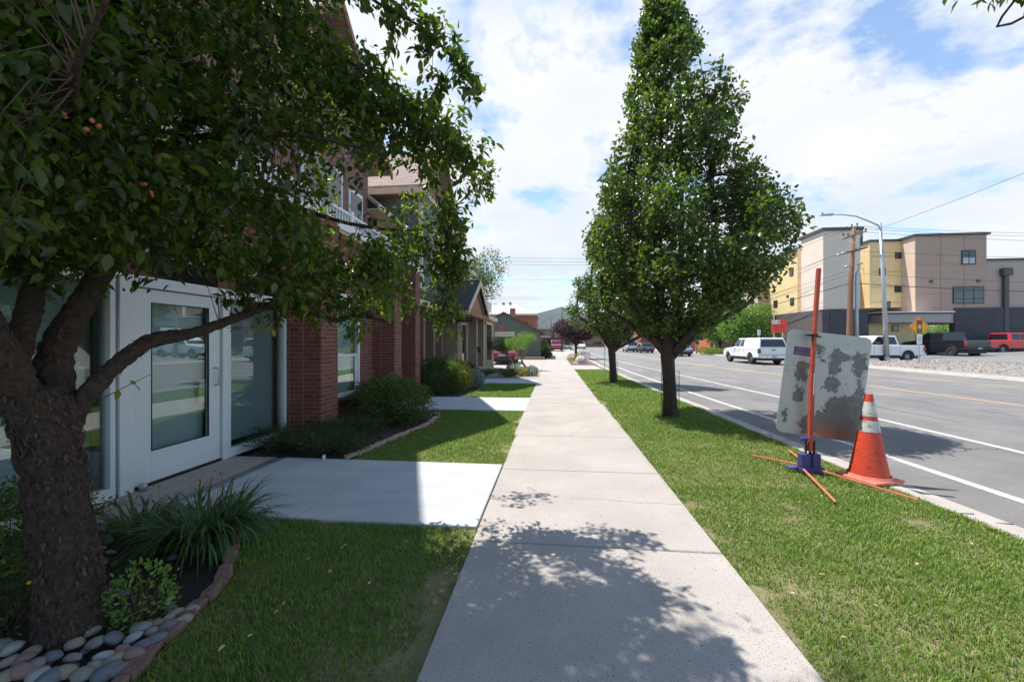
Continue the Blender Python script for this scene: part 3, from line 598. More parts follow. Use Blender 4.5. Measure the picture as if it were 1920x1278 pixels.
# end volume
in2('end_wall', M_brickt, (-8, -3.5, 20.0, 20.35, 0, 2.7), (-8, -3.5, 22.3, 23.3, 0, 2.7), (-8, -3.5, 20.35, 22.3, 0, .55), (-8, -3.5, 20.35, 22.3, 2.45, 2.7))
in2('end_recess', M_void, (-8, -4.0, 20.35, 22.3, .55, 2.45)); in2('end_frame', M_trim, (-3.52, -3.44, 20.25, 20.35, .5, 2.55), (-3.52, -3.44, 22.3, 22.42, .5, 2.55), (-3.52, -3.44, 20.25, 22.42, 2.45, 2.56))
in2('end_cornice', M_trim, (-8, -3.3, 19.85, 23.45, 2.7, 2.9)); in2('end_roof', M_shingled, (-8, -3.4, 19.9, 23.4, 2.9, 3.0)); in2('corner_board', M_trim, (-3.56, -3.48, 19.97, 20.06, 0, 2.7))
o = lantern((-3.68, 19.05, 1.2), B2, .5); o.location = -B2.location
sg = empty('hanging_sign', (-3.75, 16.2, 2.45), 0, 'small black sign board with pale lettering hanging under the porch beam', 'sign')
boxp('board', M_dark, sg, (-.45, .45, 0, .05, -.10, .08)); boxp('hanger', M_dark, sg, (-.4, -.38, .01, .03, .08, .25), (.38, .4, .01, .03, .08, .25))
text('lettering', '~ ~ ~ ~', .16, M_white, sg, (.1, -.003, 0), (R(90), 0, 0))

# ================================================================== TREES
def smooth_path(pts, k=5):
    """Catmull-Rom through (x,y,z,r) points"""
    P = [np.array(p, float) for p in pts]; P = [2*P[0]-P[1]]+P+[2*P[-1]-P[-2]]; out = []
    for i in range(1, len(P)-2):
        for t in np.linspace(0, 1, k, endpoint=False):
            a, b, c, d = P[i-1:i+3]
            out.append(.5*((2*b)+(-a+c)*t+(2*a-5*b+4*c-d)*t*t+(-a+3*b-3*c+d)*t**3))
    out.append(P[-2]); return np.array(out)
def limb(mb, pts, n=10, wob=.12, wsc=9, k=5, mul=1, plate=0):
    q = smooth_path(pts, k); mb.tube([tuple(p[:3]) for p in q], [max(.003, p[3]*mul) for p in q], n, wob=wob, wsc=wsc, plate=plate); return q
# ---- the apple tree in the bed
AT = empty('apple_tree', (*G(135, 1185), -.05), 0, 'gnarled crab apple tree with flaking bark and dense dark canopy in the rock bed', 'tree')
def ap(px, py, d, r): p = PD(px, py, d); return (p.x, p.y, p.z, r)
tr = MB(); limbs = []
base = G(136, 1180)
lmb = lambda pts, n=48, wob=.07, wsc=10, k=24: limbs.append(limb(tr, pts, n, wob, wsc, k, .71, .013))
lmb([(base[0], base[1], -.12, .225), (base[0], base[1]+.0, .05, .20), ap(125, 1050, 2.14, .185), ap(110, 950, 2.13, .172), ap(95, 850, 2.12, .172), ap(85, 790, 2.1, .18), ap(60, 730, 2.05, .17)], 110, .06, 8, 36)
lmb([ap(80, 800, 2.08, .15), ap(30, 730, 2.0, .125), ap(-10, 660, 1.9, .12), ap(-60, 560, 1.8, .10), ap(-140, 420, 1.65, .08), ap(-260, 200, 1.5, .04)])
lmb([ap(15, 690, 2.0, .10), ap(35, 640, 2.05, .08), ap(60, 560, 2.15, .07), ap(60, 470, 2.3, .06), ap(40, 300, 2.4, .045), ap(10, 60, 2.5, .03), ap(0, -200, 2.6, .02)])
lmb([ap(105, 790, 2.14, .14), ap(100, 700, 2.2, .115), ap(115, 635, 2.25, .10), ap(160, 560, 2.35, .085), ap(200, 490, 2.45, .08), ap(225, 420, 2.55, .075), ap(290, 330, 2.7, .06), ap(350, 240, 2.8, .06), ap(370, 150, 2.9, .05), ap(280, 30, 3.0, .045), ap(270, -200, 3.1, .03)])
lmb([ap(120, 800, 2.16, .11), ap(150, 755, 2.2, .078), ap(200, 700, 2.3, .066), ap(262, 650, 2.42, .062), ap(300, 635, 2.5, .064), ap(370, 622, 2.62, .05), ap(440, 597, 2.78, .045), ap(510, 572, 2.95, .042), ap(570, 580, 3.05, .033), ap(630, 600, 3.15, .028), ap(665, 592, 3.25, .024), ap(725, 600, 3.35, .020)])
lmb([ap(650, 597, 3.2, .02), ap(672, 583, 3.24, .017), ap(724, 600, 3.3, .02), ap(722, 560, 3.35, .015), ap(728, 500, 3.4, .012)], 8)
lmb([ap(350, 250, 2.8, .05), ap(420, 120, 2.85, .04), ap(460, 20, 2.9, .034), ap(560, -120, 2.8, .026), ap(700, 0, 2.7, .016), ap(800, 60, 2.65, .012), ap(900, 170, 2.6, .006)], 12)
lmb([ap(370, 180, 2.9, .04), ap(500, 60, 3.0, .032), ap(640, 110, 3.0, .024), ap(740, 170, 3.0, .018), ap(820, 240, 3.05, .012), ap(885, 320, 3.1, .005)], 12)
lmb([ap(240, 410, 2.6, .05), ap(380, 370, 2.8, .04), ap(520, 380, 3.1, .032), ap(660, 420, 3.4, .024), ap(780, 430, 3.6, .018), ap(850, 390, 3.65, .012), ap(925, 315, 3.7, .005)], 12)
lmb([ap(500, 578, 2.92, .026), ap(560, 530, 3.1, .022), ap(680, 500, 3.3, .018), ap(790, 480, 3.45, .012), ap(840, 520, 3.5, .009), ap(838, 600, 3.5, .004)], 10)
lmb([ap(350, 260, 2.8, .035), ap(470, 250, 2.6, .028), ap(600, 260, 2.6, .02), ap(720, 290, 2.8, .012)], 10)
lmb([ap(220, 430, 2.5, .03), ap(160, 300, 1.9, .025), ap(140, 150, 1.5, .018), ap(200, 0, 1.3, .01)], 10)
o = tr.build('trunk', M_bark, AT, smooth=True); o.location = -AT.location
# flakes of bark along the trunk
P, D, Nn, Sz = [], [], [], []
for li, q in enumerate(limbs[:6]):
    for i in range(len(q)-1):
        r = q[i][3]; cnt = int(4.5*max(r, .03)/.17*(1.5 if li == 0 else .8))
        t = q[i+1][:3]-q[i][:3]; tl = np.linalg.norm(t)
        if tl < 1e-4: continue
        th = t/tl
        for _ in range(cnt):
            v = np.array([random.gauss(0, 1) for _ in range(3)]); v -= th*v.dot(th); v /= np.linalg.norm(v)
            P.append(q[i][:3]+t*random.random()+v*r*.71*random.uniform(.98, 1.07)); D.append(-th*1.0+v*random.uniform(.0, .30)+np.random.normal(size=3)*.2); Nn.append(v); Sz.append(random.choice([.018, .025, .035])*random.uniform(.7, 1.1)*min(1, .45+r*4))
o = leaves('bark_flake', np.array(P), np.array(D), np.array(Nn), np.array(Sz), leafmat('bark_flakes', (.025, .016, .012), (.055, .035, .026), (.10, .066, .05), 0, .9, (1, 1, 1)), T_PLATE, AT); o.location = -AT.location; o['kind'] = 'stuff'
# canopy clusters
def RB(y): return float(np.interp(y, [-400, 0, 55, 80, 100, 135, 180, 235, 290, 318, 332, 400, 470, 560, 600], [640, 650, 628, 640, 700, 760, 808, 858, 872, 878, 806, 790, 770, 770, 640]))
def BB(x): return float(np.interp(x, [-600, 0, 60, 200, 250, 400, 500, 560, 640, 700, 790], [470, 480, 535, 525, 505, 512, 545, 575, 575, 588, 560]))
CL = []   # (pos, radius, nleaf)
def addc(px, py, d, r=.13, n=13): CL.append((PD(px, py, d), r, n))
k = 0
while k < 2900:
    px = random.uniform(-500, 880); py = random.uniform(-420, 590)
    if px > RB(py)-14 or py > BB(px)-16: continue
    if 600 < px < 800 and 285 < py < 455 and random.random() < .86: continue
    if 480 < px <= 600 and 300 < py < 440 and random.random() < .15: continue
    dmin = 1.25+max(0, px)/900*1.9; dmax = 3.2+max(0, px)/900*.8
    d = random.uniform(dmin, dmax) if random.random() < .8 else random.uniform(dmin, dmin+.5)
    if py > 430 and px < 650 and d < 2.0: d += .7
    if px > 200 and noise.noise(PD(px, py, d)*2.3) < -.3: continue
    addc(px, py, d, random.uniform(.10, .19), 27); k += 1
for _ in range(620):      # upper crown, out of the frame, that shades the pavement
    px = random.uniform(-300, 780); py = random.uniform(-1500, -60); d = random.uniform(1.9, 3.3)
    if noise.noise(PD(px, py, d)*1.5) > -.1: CL.append((PD(px, py, d), .15, 18))
k = 0
while k < 620:     # unseen leaf clusters added over and behind the viewer to deepen the shade
    v = np.array([random.gauss(0, 1) for _ in range(3)]); v = v/np.linalg.norm(v)*random.uniform(.35, 1)
    c = Vector((-2.75+v[0]*2.55, .35+v[1]*3.0, 4.0+v[2]*1.55)); px, py = PROJ(c); k += 1
    if noise.noise(c*1.4) < -.05: continue
    dd = -c.x*S_+c.y*C_
    if -.6 < dd and c.x > -1.5 and c.z < 3.2: continue
    if dd > .05 and (py > -30 or px > 900) and px > -200 and not (px < RB(py)-30 and py < BB(px)-30): continue
    if abs(dd) < .9 and c.z < 3.0: continue
    CL.append((c, .18, 17))
def along(pts, n, r, nl=10, jit=8):
    q = smooth_path([(*p, 0) for p in pts], 8)[:, :3]
    for _ in range(n):
        i = random.random()*(len(q)-1); a = q[int(i)]*(1-i % 1)+q[min(len(q)-1, int(i)+1)]*(i % 1)
        addc(a[0]+random.gauss(0, jit), a[1]+random.gauss(0, jit), a[2]+random.gauss(0, .08), r, int(nl*1.5))
along([(660, -40, 2.75), (720, 10, 2.7), (800, 45, 2.65), (850, 85, 2.65)], 40, .08, 9, 16)
along([(850, 90, 2.65), (870, 120, 2.62), (895, 150, 2.6), (905, 175, 2.6)], 14, .05, 6, 5)
along([(560, 60, 2.8), (650, 130, 2.8), (740, 180, 2.85), (820, 235, 2.95), (862, 285, 3.05)], 70, .10, 11, 26)
along([(620, 150, 2.9), (700, 220, 2.9), (780, 260, 3.0), (840, 300, 3.05)], 60, .11, 11, 26)
along([(480, 480, 3.0), (600, 500, 3.1), (700, 510, 3.2), (790, 500, 3.4)], 80, .12, 11, 26)
along([(840, 420, 3.5), (850, 480, 3.5), (838, 540, 3.5)], 30, .09, 10, 16)
along([(735, 420, 4.4), (770, 385, 4.5), (792, 368, 4.6)], 14, .09, 9, 8)
along([(740, 20, 2.7), (740, 60, 2.7), (735, 90, 2.7)], 8, .05, 6, 6)
along([(780, 60, 2.7), (795, 110, 2.7), (825, 150, 2.7), (832, 165, 2.7)], 14, .05, 6, 6)
along([(860, 110, 2.6), (868, 150, 2.6), (885, 180, 2.6)], 10, .05, 6, 6)
along([(800, 200, 3), (850, 250, 3), (875, 300, 3.05), (888, 318, 3.1)], 16, .06, 7, 5)
along([(800, 425, 3.6), (850, 395, 3.6), (890, 355, 3.65), (922, 315, 3.7)], 26, .08, 7, 9)
along([(905, 335, 3.7), (920, 305, 3.7), (912, 370, 3.7)], 8, .06, 6, 7)
along([(800, 370, 3.5), (845, 400, 3.5), (850, 470, 3.5), (838, 560, 3.5), (835, 600, 3.5)], 62, .11, 11, 13)
along([(760, 440, 3.4), (830, 470, 3.5), (835, 540, 3.5)], 30, .12, 11, 14)
along([(640, 570, 3.2), (655, 600, 3.2), (665, 625, 3.2)], 10, .07, 7, 7)
along([(430, 560, 2.8), (560, 575, 3.0), (700, 570, 3.3), (780, 540, 3.4)], 40, .09, 9, 12)
nodesP = np.concatenate([q[::2, :3] for q in limbs[1:]])
LP, LD, LN, LS, TA, TB, TR = [], [], [], [], [], [], []
for c, r, n in CL:
    c = np.array(c); dn = np.linalg.norm(nodesP-c, axis=1); a = nodesP[dn.argmin()]
    ax = (c-a)/max(np.linalg.norm(c-a), .01); L_ = float(np.linalg.norm(c-a))
    mid = (a+c)/2+np.array([0, 0, .08])*min(1, L_)+np.random.normal(size=3)*.04
    if L_ < .75 and random.random() < .35: TA += [a, mid]; TB += [mid, c]; TR += [.0045, .003]
    dr = unit((ax*.6+np.array([0, 0, -.35])+np.random.normal(size=3)*.7)[None])[0]
    e0 = c-dr*r*.9; e1 = c+dr*r*.9; TA.append(e0); TB.append(e1); TR.append(.0022)
    for i in range(n):
        t = random.random(); p = e0+(e1-e0)*t+np.random.normal(size=3)*r*.30
        LP.append(p); LD.append(dr*.5+np.array([0, 0, -.55])+np.random.normal(size=3)*.75); LN.append(np.array([0, 0, 1.])+np.random.normal(size=3)*.65)
        LS.append(random.choice([.035, .05, .062, .08])*random.uniform(.8, 1.1))
o = leaves('crown', np.array(LP), np.array(LD), np.array(LN), np.array(LS), M_leafa, T_LEAF7, AT); o.location = -AT.location
o = twigs('branches', TA, TB, np.array(TR), M_twig, AT); o.location = -AT.location
# a bare twig with yellowing leaves under the low limb, and bright leaves at (600-670, 550-600)
yl = []
for (x0, y0, x1, y1, d, n) in ((425, 615, 530, 612, 2.8, 12), (545, 590, 590, 590, 3.0, 16), (195, 745, 285, 700, 2.35, 4)):
    a, c = np.array(PD(x0, y0, d)), np.array(PD(x1, y1, d+.05)); TA2 = [a]; TB2 = [c]
    o = twigs('twig', np.array([a]), np.array([c]), np.array([.0035]), M_twig, AT); o.location = -AT.location
    for i in range(n): yl.append(a+(c-a)*random.uniform(.1, 1)+np.random.normal(size=3)*.012)
yl = np.array(yl); n = len(yl)
o = leaves('yellow_leaf', yl, np.c_[rng.normal(size=(n, 2))*.6, -np.ones(n)], rng.normal(size=(n, 3)), rng.uniform(.035, .06, n), M_leafy, T_LEAF7, AT); o.location = -AT.location; o['kind'] = 'stuff'
# little apples in bunches
b = MB()
for px, py, d in [(118, 218, 1.6), (175, 225, 1.5), (182, 236, 1.52), (165, 242, 1.5), (525, 205, 2.7), (518, 215, 2.7), (610, 283, 2.8), (270, 350, 1.9), (285, 362, 1.9), (620, 400, 3.1), (640, 430, 3.2), (700, 455, 3.3), (840, 535, 3.45), (855, 430, 3.5), (862, 428, 3.5), (820, 560, 3.45), (870, 545, 3.5), (869, 175, 2.6), (100, 410, 1.8), (690, 300, 2.9)]:
    for _ in range(2):
        p = PD(px+random.uniform(-6, 6), py+random.uniform(-5, 5), d-.12); r = .0085
        b.lathe([(.001, -r), (r*.7, -r*.7), (r, 0), (r*.7, r*.7), (.001, r)], 8, tuple(p))
o = b.build('apples', M_fruit, AT, smooth=True); o.location = -AT.location; o['kind'] = 'stuff'

# ---- ornamental pear trees on the verge
ENV = [(1.7, -.4, .35), (1.95, -.8, .7), (2.4, -1.3, 1.5), (2.75, -1.5, 1.9), (3.2, -1.62, 2.35), (3.5, -1.68, 2.42), (3.9, -1.74, 2.38), (4.2, -1.72, 2.1), (4.45, -1.6, 1.7), (5.0, -1.42, 1.62), (5.64, -1.17, 1.55), (6.0, -.98, 1.45), (6.4, -.95, 1.3), (7.2, -.76, .98), (7.45, -.72, .8), (7.6, -.7, .42), (7.95, -.62, .38), (8.6, -.5, .08), (8.95, -.36, -.15)]
def pear(name, loc, label, seed, sc=1.0, env=ENV, ncl=1150, mirror=1, nl=34, ls=(.065, .12), group='flowering pear trees on the verge', wide=1.0):
    rs = np.random.RandomState(seed); random.seed(seed)
    T = empty(name, loc, 0, label, 'tree', group)
    Z = [e[0] for e in env]; fl = lambda z: np.interp(z, Z, [e[1] for e in env]); fr = lambda z: np.interp(z, Z, [e[2] for e in env])
    ex = np.array([C_, S_, 0]); ey = np.array([-S_, C_, 0])      # image-parallel and depth axes
    b = MB(); lim = [limb(b, [(0, 0, -.1, .19), (0, 0, .1, .155), (-.02, 0, .6, .125), (-.05, 0, 1.1, .135), (-.06, 0, 1.5, .14), (-.02, .02, 1.8, .10)], 16, .10, 12, 6)]
    starts = [(-.08, -1.6, .2), (-.02, -.9, .35), (-.03, -.45, -.5), (0, -.2, .5), (.03, .15, -.25), (.03, .45, .35), (.05, .8, -.4), (.06, 1.25, .2), (.02, 2.0, -.1), (-.03, -1.2, -.6), (.04, 1.2, .8), (.02, .6, -1.0), (-.02, -.5, 1.1)]
    tops = [4.4, 5.6, 7.2, 8.5, 8.0, 7.3, 7.0, 5.9, 4.1, 4.8, 5.0, 4.6, 5.0]
    for (a, xo, yo), zt in zip(starts, tops):
        xo *= mirror; z0 = random.uniform(1.15, 1.7); m = (z0+zt)/2
        lo, hi = (fl(zt), fr(zt)) if mirror > 0 else (-fr(zt), -fl(zt))
        xt = min(max(xo*.7, lo*.85), hi*.85)
        f = lambda x, y: ex*x+ey*y
        p = [(*(f(a*.8, yo*.06)+[0, 0, z0]), .075), (*(f(xo*.55, yo*.5)+[0, 0, z0+.55]), .055), (*(f(xo*.85, yo*.9)+[0, 0, max(m*.8, z0+1.0)]), .04), (*(f((xo+xt)/2, yo*.9)+[0, 0, max(m+.3, z0+1.5)]), .03), (*(f(xt, yo*.6)+[0, 0, zt]), .008)]
        lim.append(limb(b, p, 8, .06, 8, 5))
    b2 = b; nd = np.concatenate([l[:, :3] for l in lim[1:]])
    C = []
    while len(C) < ncl:
        z = random.uniform(1.75, env[-1][0]) if random.random() < .7 else random.uniform(2.2, 5.4); lo, hi = fl(z), fr(z)
        if mirror < 0: lo, hi = -hi, -lo
        cx, rx = (lo+hi)/2, (hi-lo)/2; ry = min(rx, 2.0)*.95
        a = random.uniform(0, 6.283); q = math.sqrt(random.uniform(.10, 1)); x = cx+rx*q*math.cos(a); y = ry*q*math.sin(a)
        if q < .5 and random.random() < .6: continue
        if z > 5.6 and mirror > 0 and (z < 7.45 and .16+.03*(z-5) < x < .76-.10*(8-z)/3 or (x > .48 and z > 7.2)) and random.random() < .95: continue   # gap between the two leaders
        if z < 6.8 and noise.noise(Vector((x*1.3+seed, y*1.3, z*1.1))) < -.02: continue
        if z > 6.8 and random.random() < .35: continue
        C.append(ex*x+ey*y+np.array([0, 0, z]))
    P, D, Nn, Sz, TA, TB, TR = [], [], [], [], [], [], []
    for c in C:
        below = nd[nd[:, 2] < c[2]+.05]; dn = np.linalg.norm(below-c, axis=1); a = below[dn.argmin()]
        if np.linalg.norm(c-a) < 1.5: TA.append(a); TB.append(c); TR.append(.009)
        up = unit(((c-a)*.6+np.array([0, 0, .7])+rs.normal(size=3)*.4)[None])[0]; TA.append(c-up*.12); TB.append(c+up*.2); TR.append(.004)
        t = rs.uniform(-1, 1, nl); P.append(c+up*t[:, None]*.14+rs.normal(size=(nl, 3))*(.075 if c[2] < 6 else .065)); D.append(rs.normal(size=(nl, 3))*.8+np.array([0, 0, -.35])); Nn.append(rs.normal(size=(nl, 3))*.8+np.array([0, 0, .8])); Sz.append(rs.uniform(*ls, nl))
    b.build('trunk', M_bark2, T, smooth=True); twigs('branches', TA, TB, np.array(TR), M_bark2, T)
    leaves('crown', np.concatenate(P), np.concatenate(D), np.concatenate(Nn), np.concatenate(Sz), M_leafp, T_LEAF4, T)
    T.scale = (sc, sc, sc); return T
def guard(T, r, h):
    b = MB(); n = 22
    for k in range(n):
        a = 2*math.pi*k/n; b.box(r*math.cos(a)-.0015, r*math.cos(a)+.0015, r*math.sin(a)-.0015, r*math.sin(a)+.0015, 0, h)
    for i in range(int(h/.05)):
        z = i*.05+.02; b.tube([(r*math.cos(2*math.pi*k/20), r*math.sin(2*math.pi*k/20), z) for k in range(21)], .0014, 4, caps=False)
    b.build('wire_guard', M_dark, T)
pt = pear('pear_tree', (*G(1257, 778), -.02), 'tall twin-topped flowering pear tree with wire guard round its trunk on the grass verge', 11, ncl=1550); guard(pt, .18, .95)
ENV2 = [(1.6, -.3, .4), (1.9, -.8, .9), (2.25, -1.6, 1.4), (2.8, -1.7, 1.6), (3.4, -1.6, 1.5), (4.3, -1.15, 1.3), (5.1, -.95, 1.1), (6.0, -.75, .8), (7.2, -.4, .4), (7.8, -.1, .1)]
pt2 = pear('pear_tree', (*G(1150, 716), -.02), 'second flowering pear tree farther along the verge, half hidden behind the tall one', 23, 1.0, ENV2, 900, 1, 28, (.07, .12)); guard(pt2, .17, .9)
# street tree behind the camera whose branch tip hangs into the top right corner
def corner_tree():
    T = empty('pear_tree', (3.0, -2.6, -.02), 0, 'nearest street tree, only its low branch tips showing at the top right corner', 'tree', 'flowering pear trees on the verge')
    b = MB(); q0 = limb(b, [(0, 0, -.1, .19), (0, 0, 1, .14), (0, 0, 2.2, .12), (0, .3, 4.5, .06), (0, .2, 7, .02)], 12)
    tip = [PD(1790, -30, 2.45), PD(1850, -22, 2.45), PD(1905, -12, 2.4), PD(2000, -10, 2.3)]
    lp = Vector(T.location); f = lambda p, r: (*(p-lp), r)
    q = limb(b, [(0, .05, 2.3, .05), (.1, 1.6, 3.3, .035), f(tip[3], .010), f(tip[2], .007), f(tip[1], .005), f(tip[0], .003)], 8)
    b.build('trunk', M_bark2, T, smooth=True)
    P = []
    for t in np.linspace(0, 1, 110):
        a = np.array(tip[0])*(1-t)+np.array(tip[3])*t if t < .9 else np.array(tip[3]); P.append(a-np.array(lp)+rng.normal(size=3)*.045+np.array([0, 0, .01]))
    for _ in range(2600):
        a = rng.uniform(0, 6.28); z = rng.uniform(3.0, 7.4); r = (7.8-z)*.32*math.sqrt(rng.uniform(.1, 1)); P.append(np.array([r*math.cos(a), r*math.sin(a), z]))
    P = np.array(P); n = len(P); leaves('crown', P, np.c_[rng.normal(size=(n, 2))*.5, -np.ones(n)*.8], rng.normal(size=(n, 3))+[0, 0, .8], rng.uniform(.05, .075, n), M_leafp, T_LEAF7, T)
corner_tree()
random.seed(99)
# ---- generic bushes and trees
def blob(T, name, c, rad, n, m, size, tmpl=T_LEAF4, shell=.55, up=.4, lump=.25, seed=0, flat=False, zmin=None):
    rs = np.random.RandomState(seed+len(name)); d = unit(rs.normal(size=(n, 3)))
    l = np.array([noise.noise(Vector(v)*2.1+Vector((seed, 2, 1)))+.6*noise.noise(Vector(v)*5+Vector((seed, 7, 1))) for v in d])
    r = (1+lump*l)*(shell+(1-shell)*rs.uniform(0, 1, n)**.5); P = np.array(c)+d*r[:, None]*np.array(rad)
    if zmin is not None: k = P[:, 2] > zmin; P, d = P[k], d[k]; n = len(P)
    D = d*.8+rs.normal(size=(n, 3))*.6+np.array([0, 0, up]); Nn = d+rs.normal(size=(n, 3))*.6
    return leaves(name, P, D, Nn, rs.uniform(size*.6, size*1.2, n), m, tmpl, T)
def bush(x, y, rx, ry, h, m, n, size, label, name='shrub', group='shrubs by the houses', tmpl=T_LEAF4, shell=.6, up=.4, lump=.25, z0=-.03, cat='shrub', stems=True):
    T = empty(name, (x, y, z0), 0, label, cat, group)
    blob(T, 'foliage', (0, 0, h*.48), (rx, ry, h*.54), n, m, size, tmpl, shell, up, lump, seed=int(abs(x*31+y*17)), zmin=.01)
    if stems:
        A = np.tile([0, 0, -.02], (14, 1))+rng.normal(size=(14, 3))*[.08*rx, .08*ry, 0]; B = np.c_[rng.uniform(-rx, rx, 14)*.6, rng.uniform(-ry, ry, 14)*.6, np.full(14, h*.7)]
        twigs('stems', A, B, np.full(14, .008), M_twig, T)
    return T
def tree(name, loc, H, th, crad, m, n, size, label, group=None, trunkr=.12, lean=0, bark=M_bark2, lumps=7, lump=.35, seed=1, cz=None, cat='tree'):
    rnd = random.Random(seed); T = empty(name, loc, 0, label, cat, group); b = MB(); C = []
    cz = cz or (th+H)/2; rz = (H-th)/2
    limb(b, [(0, 0, -.2, trunkr*1.25), (lean*.3, 0, th*.6, trunkr), (lean, 0, cz, trunkr*.5), (lean, 0, H*.9, trunkr*.12)], 9, .08, 6, 4)
    for i in range(lumps):
        a = 6.283*i/lumps+rnd.uniform(-.4, .4); q = rnd.uniform(.35, .65); z = cz+rz*rnd.uniform(-.55, .6)
        c = (lean+crad*q*math.cos(a), crad*q*math.sin(a), z); C.append((c, rnd.uniform(.42, .6)))
        limb(b, [(lean*.4, 0, th*.8, trunkr*.5), (lean*.6+c[0]*.3, c[1]*.4, (th+z)/2, trunkr*.35), (*c, trunkr*.1)], 6, .05, 6, 3)
    C.append(((lean, 0, cz), .75)); b.build('trunk', bark, T, smooth=True); Ps, Ds, Ns, Ss = [], [], [], []
    rs = np.random.RandomState(seed); w_ = sum(q for _, q in C)
    for c, q in C:
        k = int(n*q/w_); d = unit(rs.normal(size=(k, 3))); l = np.array([noise.noise(Vector(v)*2.4+Vector((seed*3.1, c[0], c[1])))+.7*noise.noise(Vector(v)*6+Vector((seed, 1, 1))) for v in d])
        r = (1+lump*l)*(.45+.55*rs.uniform(0, 1, k)**.5)*q; Ps.append(np.array(c)+d*r[:, None]*np.array([crad, crad, rz])); Ds.append(d*.6+rs.normal(size=(k, 3))*.8); Ns.append(d+rs.normal(size=(k, 3))*.8+[0, 0, .5]); Ss.append(rs.uniform(size*.6, size*1.2, k))
    leaves('crown', np.concatenate(Ps), np.concatenate(Ds), np.concatenate(Ns), np.concatenate(Ss), m, T_LEAF4, T)
    return T

# ================================================================== BEDS, SHRUBS, STONES (left)
STC = [((.27, .265, .25), 'grey'), ((.33, .29, .23), 'tan'), ((.17, .19, .215), 'blue grey'), ((.31, .20, .18), 'reddish'), ((.42, .41, .40), 'pale')]
STM = [mat('river_stone_'+n.replace(' ', '_'), c, .75, tuple(k*.65 for k in c), 45, bump=.3, bscale=90, speck=(120, .7, .4)) for c, n in STC]
def stone_mesh(seed, m):
    bm = bmesh.new(); bmesh.ops.create_icosphere(bm, subdivisions=3, radius=1)
    for v in bm.verts:
        k = 1+.16*noise.noise(v.co*1.1+Vector((seed*3, 0, 0)))+.05*noise.noise(v.co*3+Vector((seed, 5, 0))); v.co = Vector((v.co.x*k, v.co.y*.72*k, v.co.z*.56*k))
    me = bpy.data.meshes.new('river_stone'); bm.to_mesh(me); bm.free(); me.materials.append(m)
    for p in me.polygons: p.use_smooth = True
    return me
SM = [stone_mesh(i, STM[i % 5]) for i in range(10)]
def stone(x, y, z, s, where, rz=None, tilt=.35, grp='river stones in the tree bed'):
    i = random.randrange(10); o = bpy.data.objects.new('river_stone', SM[i]); COL.objects.link(o)
    o.location = (x, y, z); o.scale = (s, s*random.uniform(.85, 1.15), s*random.uniform(.8, 1.1)); o.rotation_euler = (random.uniform(-tilt, tilt), random.uniform(-tilt, tilt), random.uniform(0, 6.28) if rz is None else rz)
    return tag(o, f'smooth {STC[i % 5][1]} river stone {where}', 'stone', f'{STC[i % 5][1]} {grp}')
big = [(80, 1198), (128, 1188), (170, 1185), (140, 1207), (178, 1206), (213, 1197), (250, 1196), (285, 1184), (230, 1219), (263, 1214), (290, 1200), (98, 1232), (137, 1234), (178, 1250), (155, 1265), (195, 1232), (218, 1238), (248, 1230), (60, 1222), (25, 1215), (65, 1248), (70, 1268), (118, 1262), (95, 1275), (40, 1260), (265, 1178), (293, 1170), (315, 1160), (330, 1150), (345, 1162), (318, 1176), (20, 1240), (10, 1270), (337, 1147), (355, 1146), (200, 1262), (228, 1256), (45, 1236)]
for px, py in big:
    x, y = G(px, min(py+4, 1277)); stone(x, y, .015, random.uniform(.036, .058), 'packed at the foot of the apple tree', rz=random.uniform(-.3, 1.3))
for _ in range(60):
    px = random.uniform(185, 500); py = random.uniform(958, 1012) if px < 330 else random.uniform(968, 990); x, y = G(px, py); 
    if x < sm(y, EDGE1)-.03 and y < 3.24: stone(x, y, -.015, random.uniform(.03, .055), 'in the bed beside the first front path', grp='river stones by the path')
for _ in range(60):
    y = random.uniform(1.2, 3.1); x = random.uniform(-3.6, sm(y, EDGE1)-.12); stone(x, y, -.03, random.uniform(.03, .05), 'half hidden under the plants of the tree bed', grp='river stones under the plants')
for px, py, s in ((815, 775, .06), (812, 783, .05), (822, 768, .05), (805, 788, .04)): stone(*G(px, py), 0, s, 'at the foot of the round shrub', grp='stones by the round shrub')
M_sand = mat('red_sandstone', (.24, .14, .11), .95, (.13, .08, .065), 16, bump=1, bscale=30)
M_sandt = mat('tan_sandstone', (.42, .31, .22), .95, (.28, .2, .15), 16, bump=1, bscale=30)
ORD = 'first second third fourth fifth sixth seventh eighth ninth tenth eleventh twelfth'.split()
def edging(pts, w_, h_, m, label, grp):
    for i in range(len(pts)-1):
        a, c = Vector((*pts[i], 0)), Vector((*pts[i+1], 0)); L_ = (c-a).length; bm = bmesh.new(); bmesh.ops.create_cube(bm, size=1)
        bmesh.ops.subdivide_edges(bm, edges=bm.edges[:], cuts=4, use_grid_fill=True); sd = random.uniform(0, 99)
        for v in bm.verts:
            v.co = Vector((v.co.x*L_*.97, v.co.y*w_, v.co.z*h_)); n = noise.noise(v.co*9+Vector((sd, 0, 0))); v.co += Vector((n*.02, n*.022, n*.015)); e = abs(v.co.x)/(L_/2); v.co.y *= 1-.25*e**4
        me = bpy.data.meshes.new('edging_stone'); bm.to_mesh(me); bm.free(); o = link('edging_stone', me, m); o.location = ((a+c)/2)+Vector((0, 0, h_*.1)); o.rotation_euler = (0, 0, math.atan2((c-a).y, (c-a).x))
        b_ = o.modifiers.new('bevel', 'BEVEL'); b_.width = .008; b_.segments = 2; tag(o, ORD[i % 12]+' '+label, 'edging stone', grp)
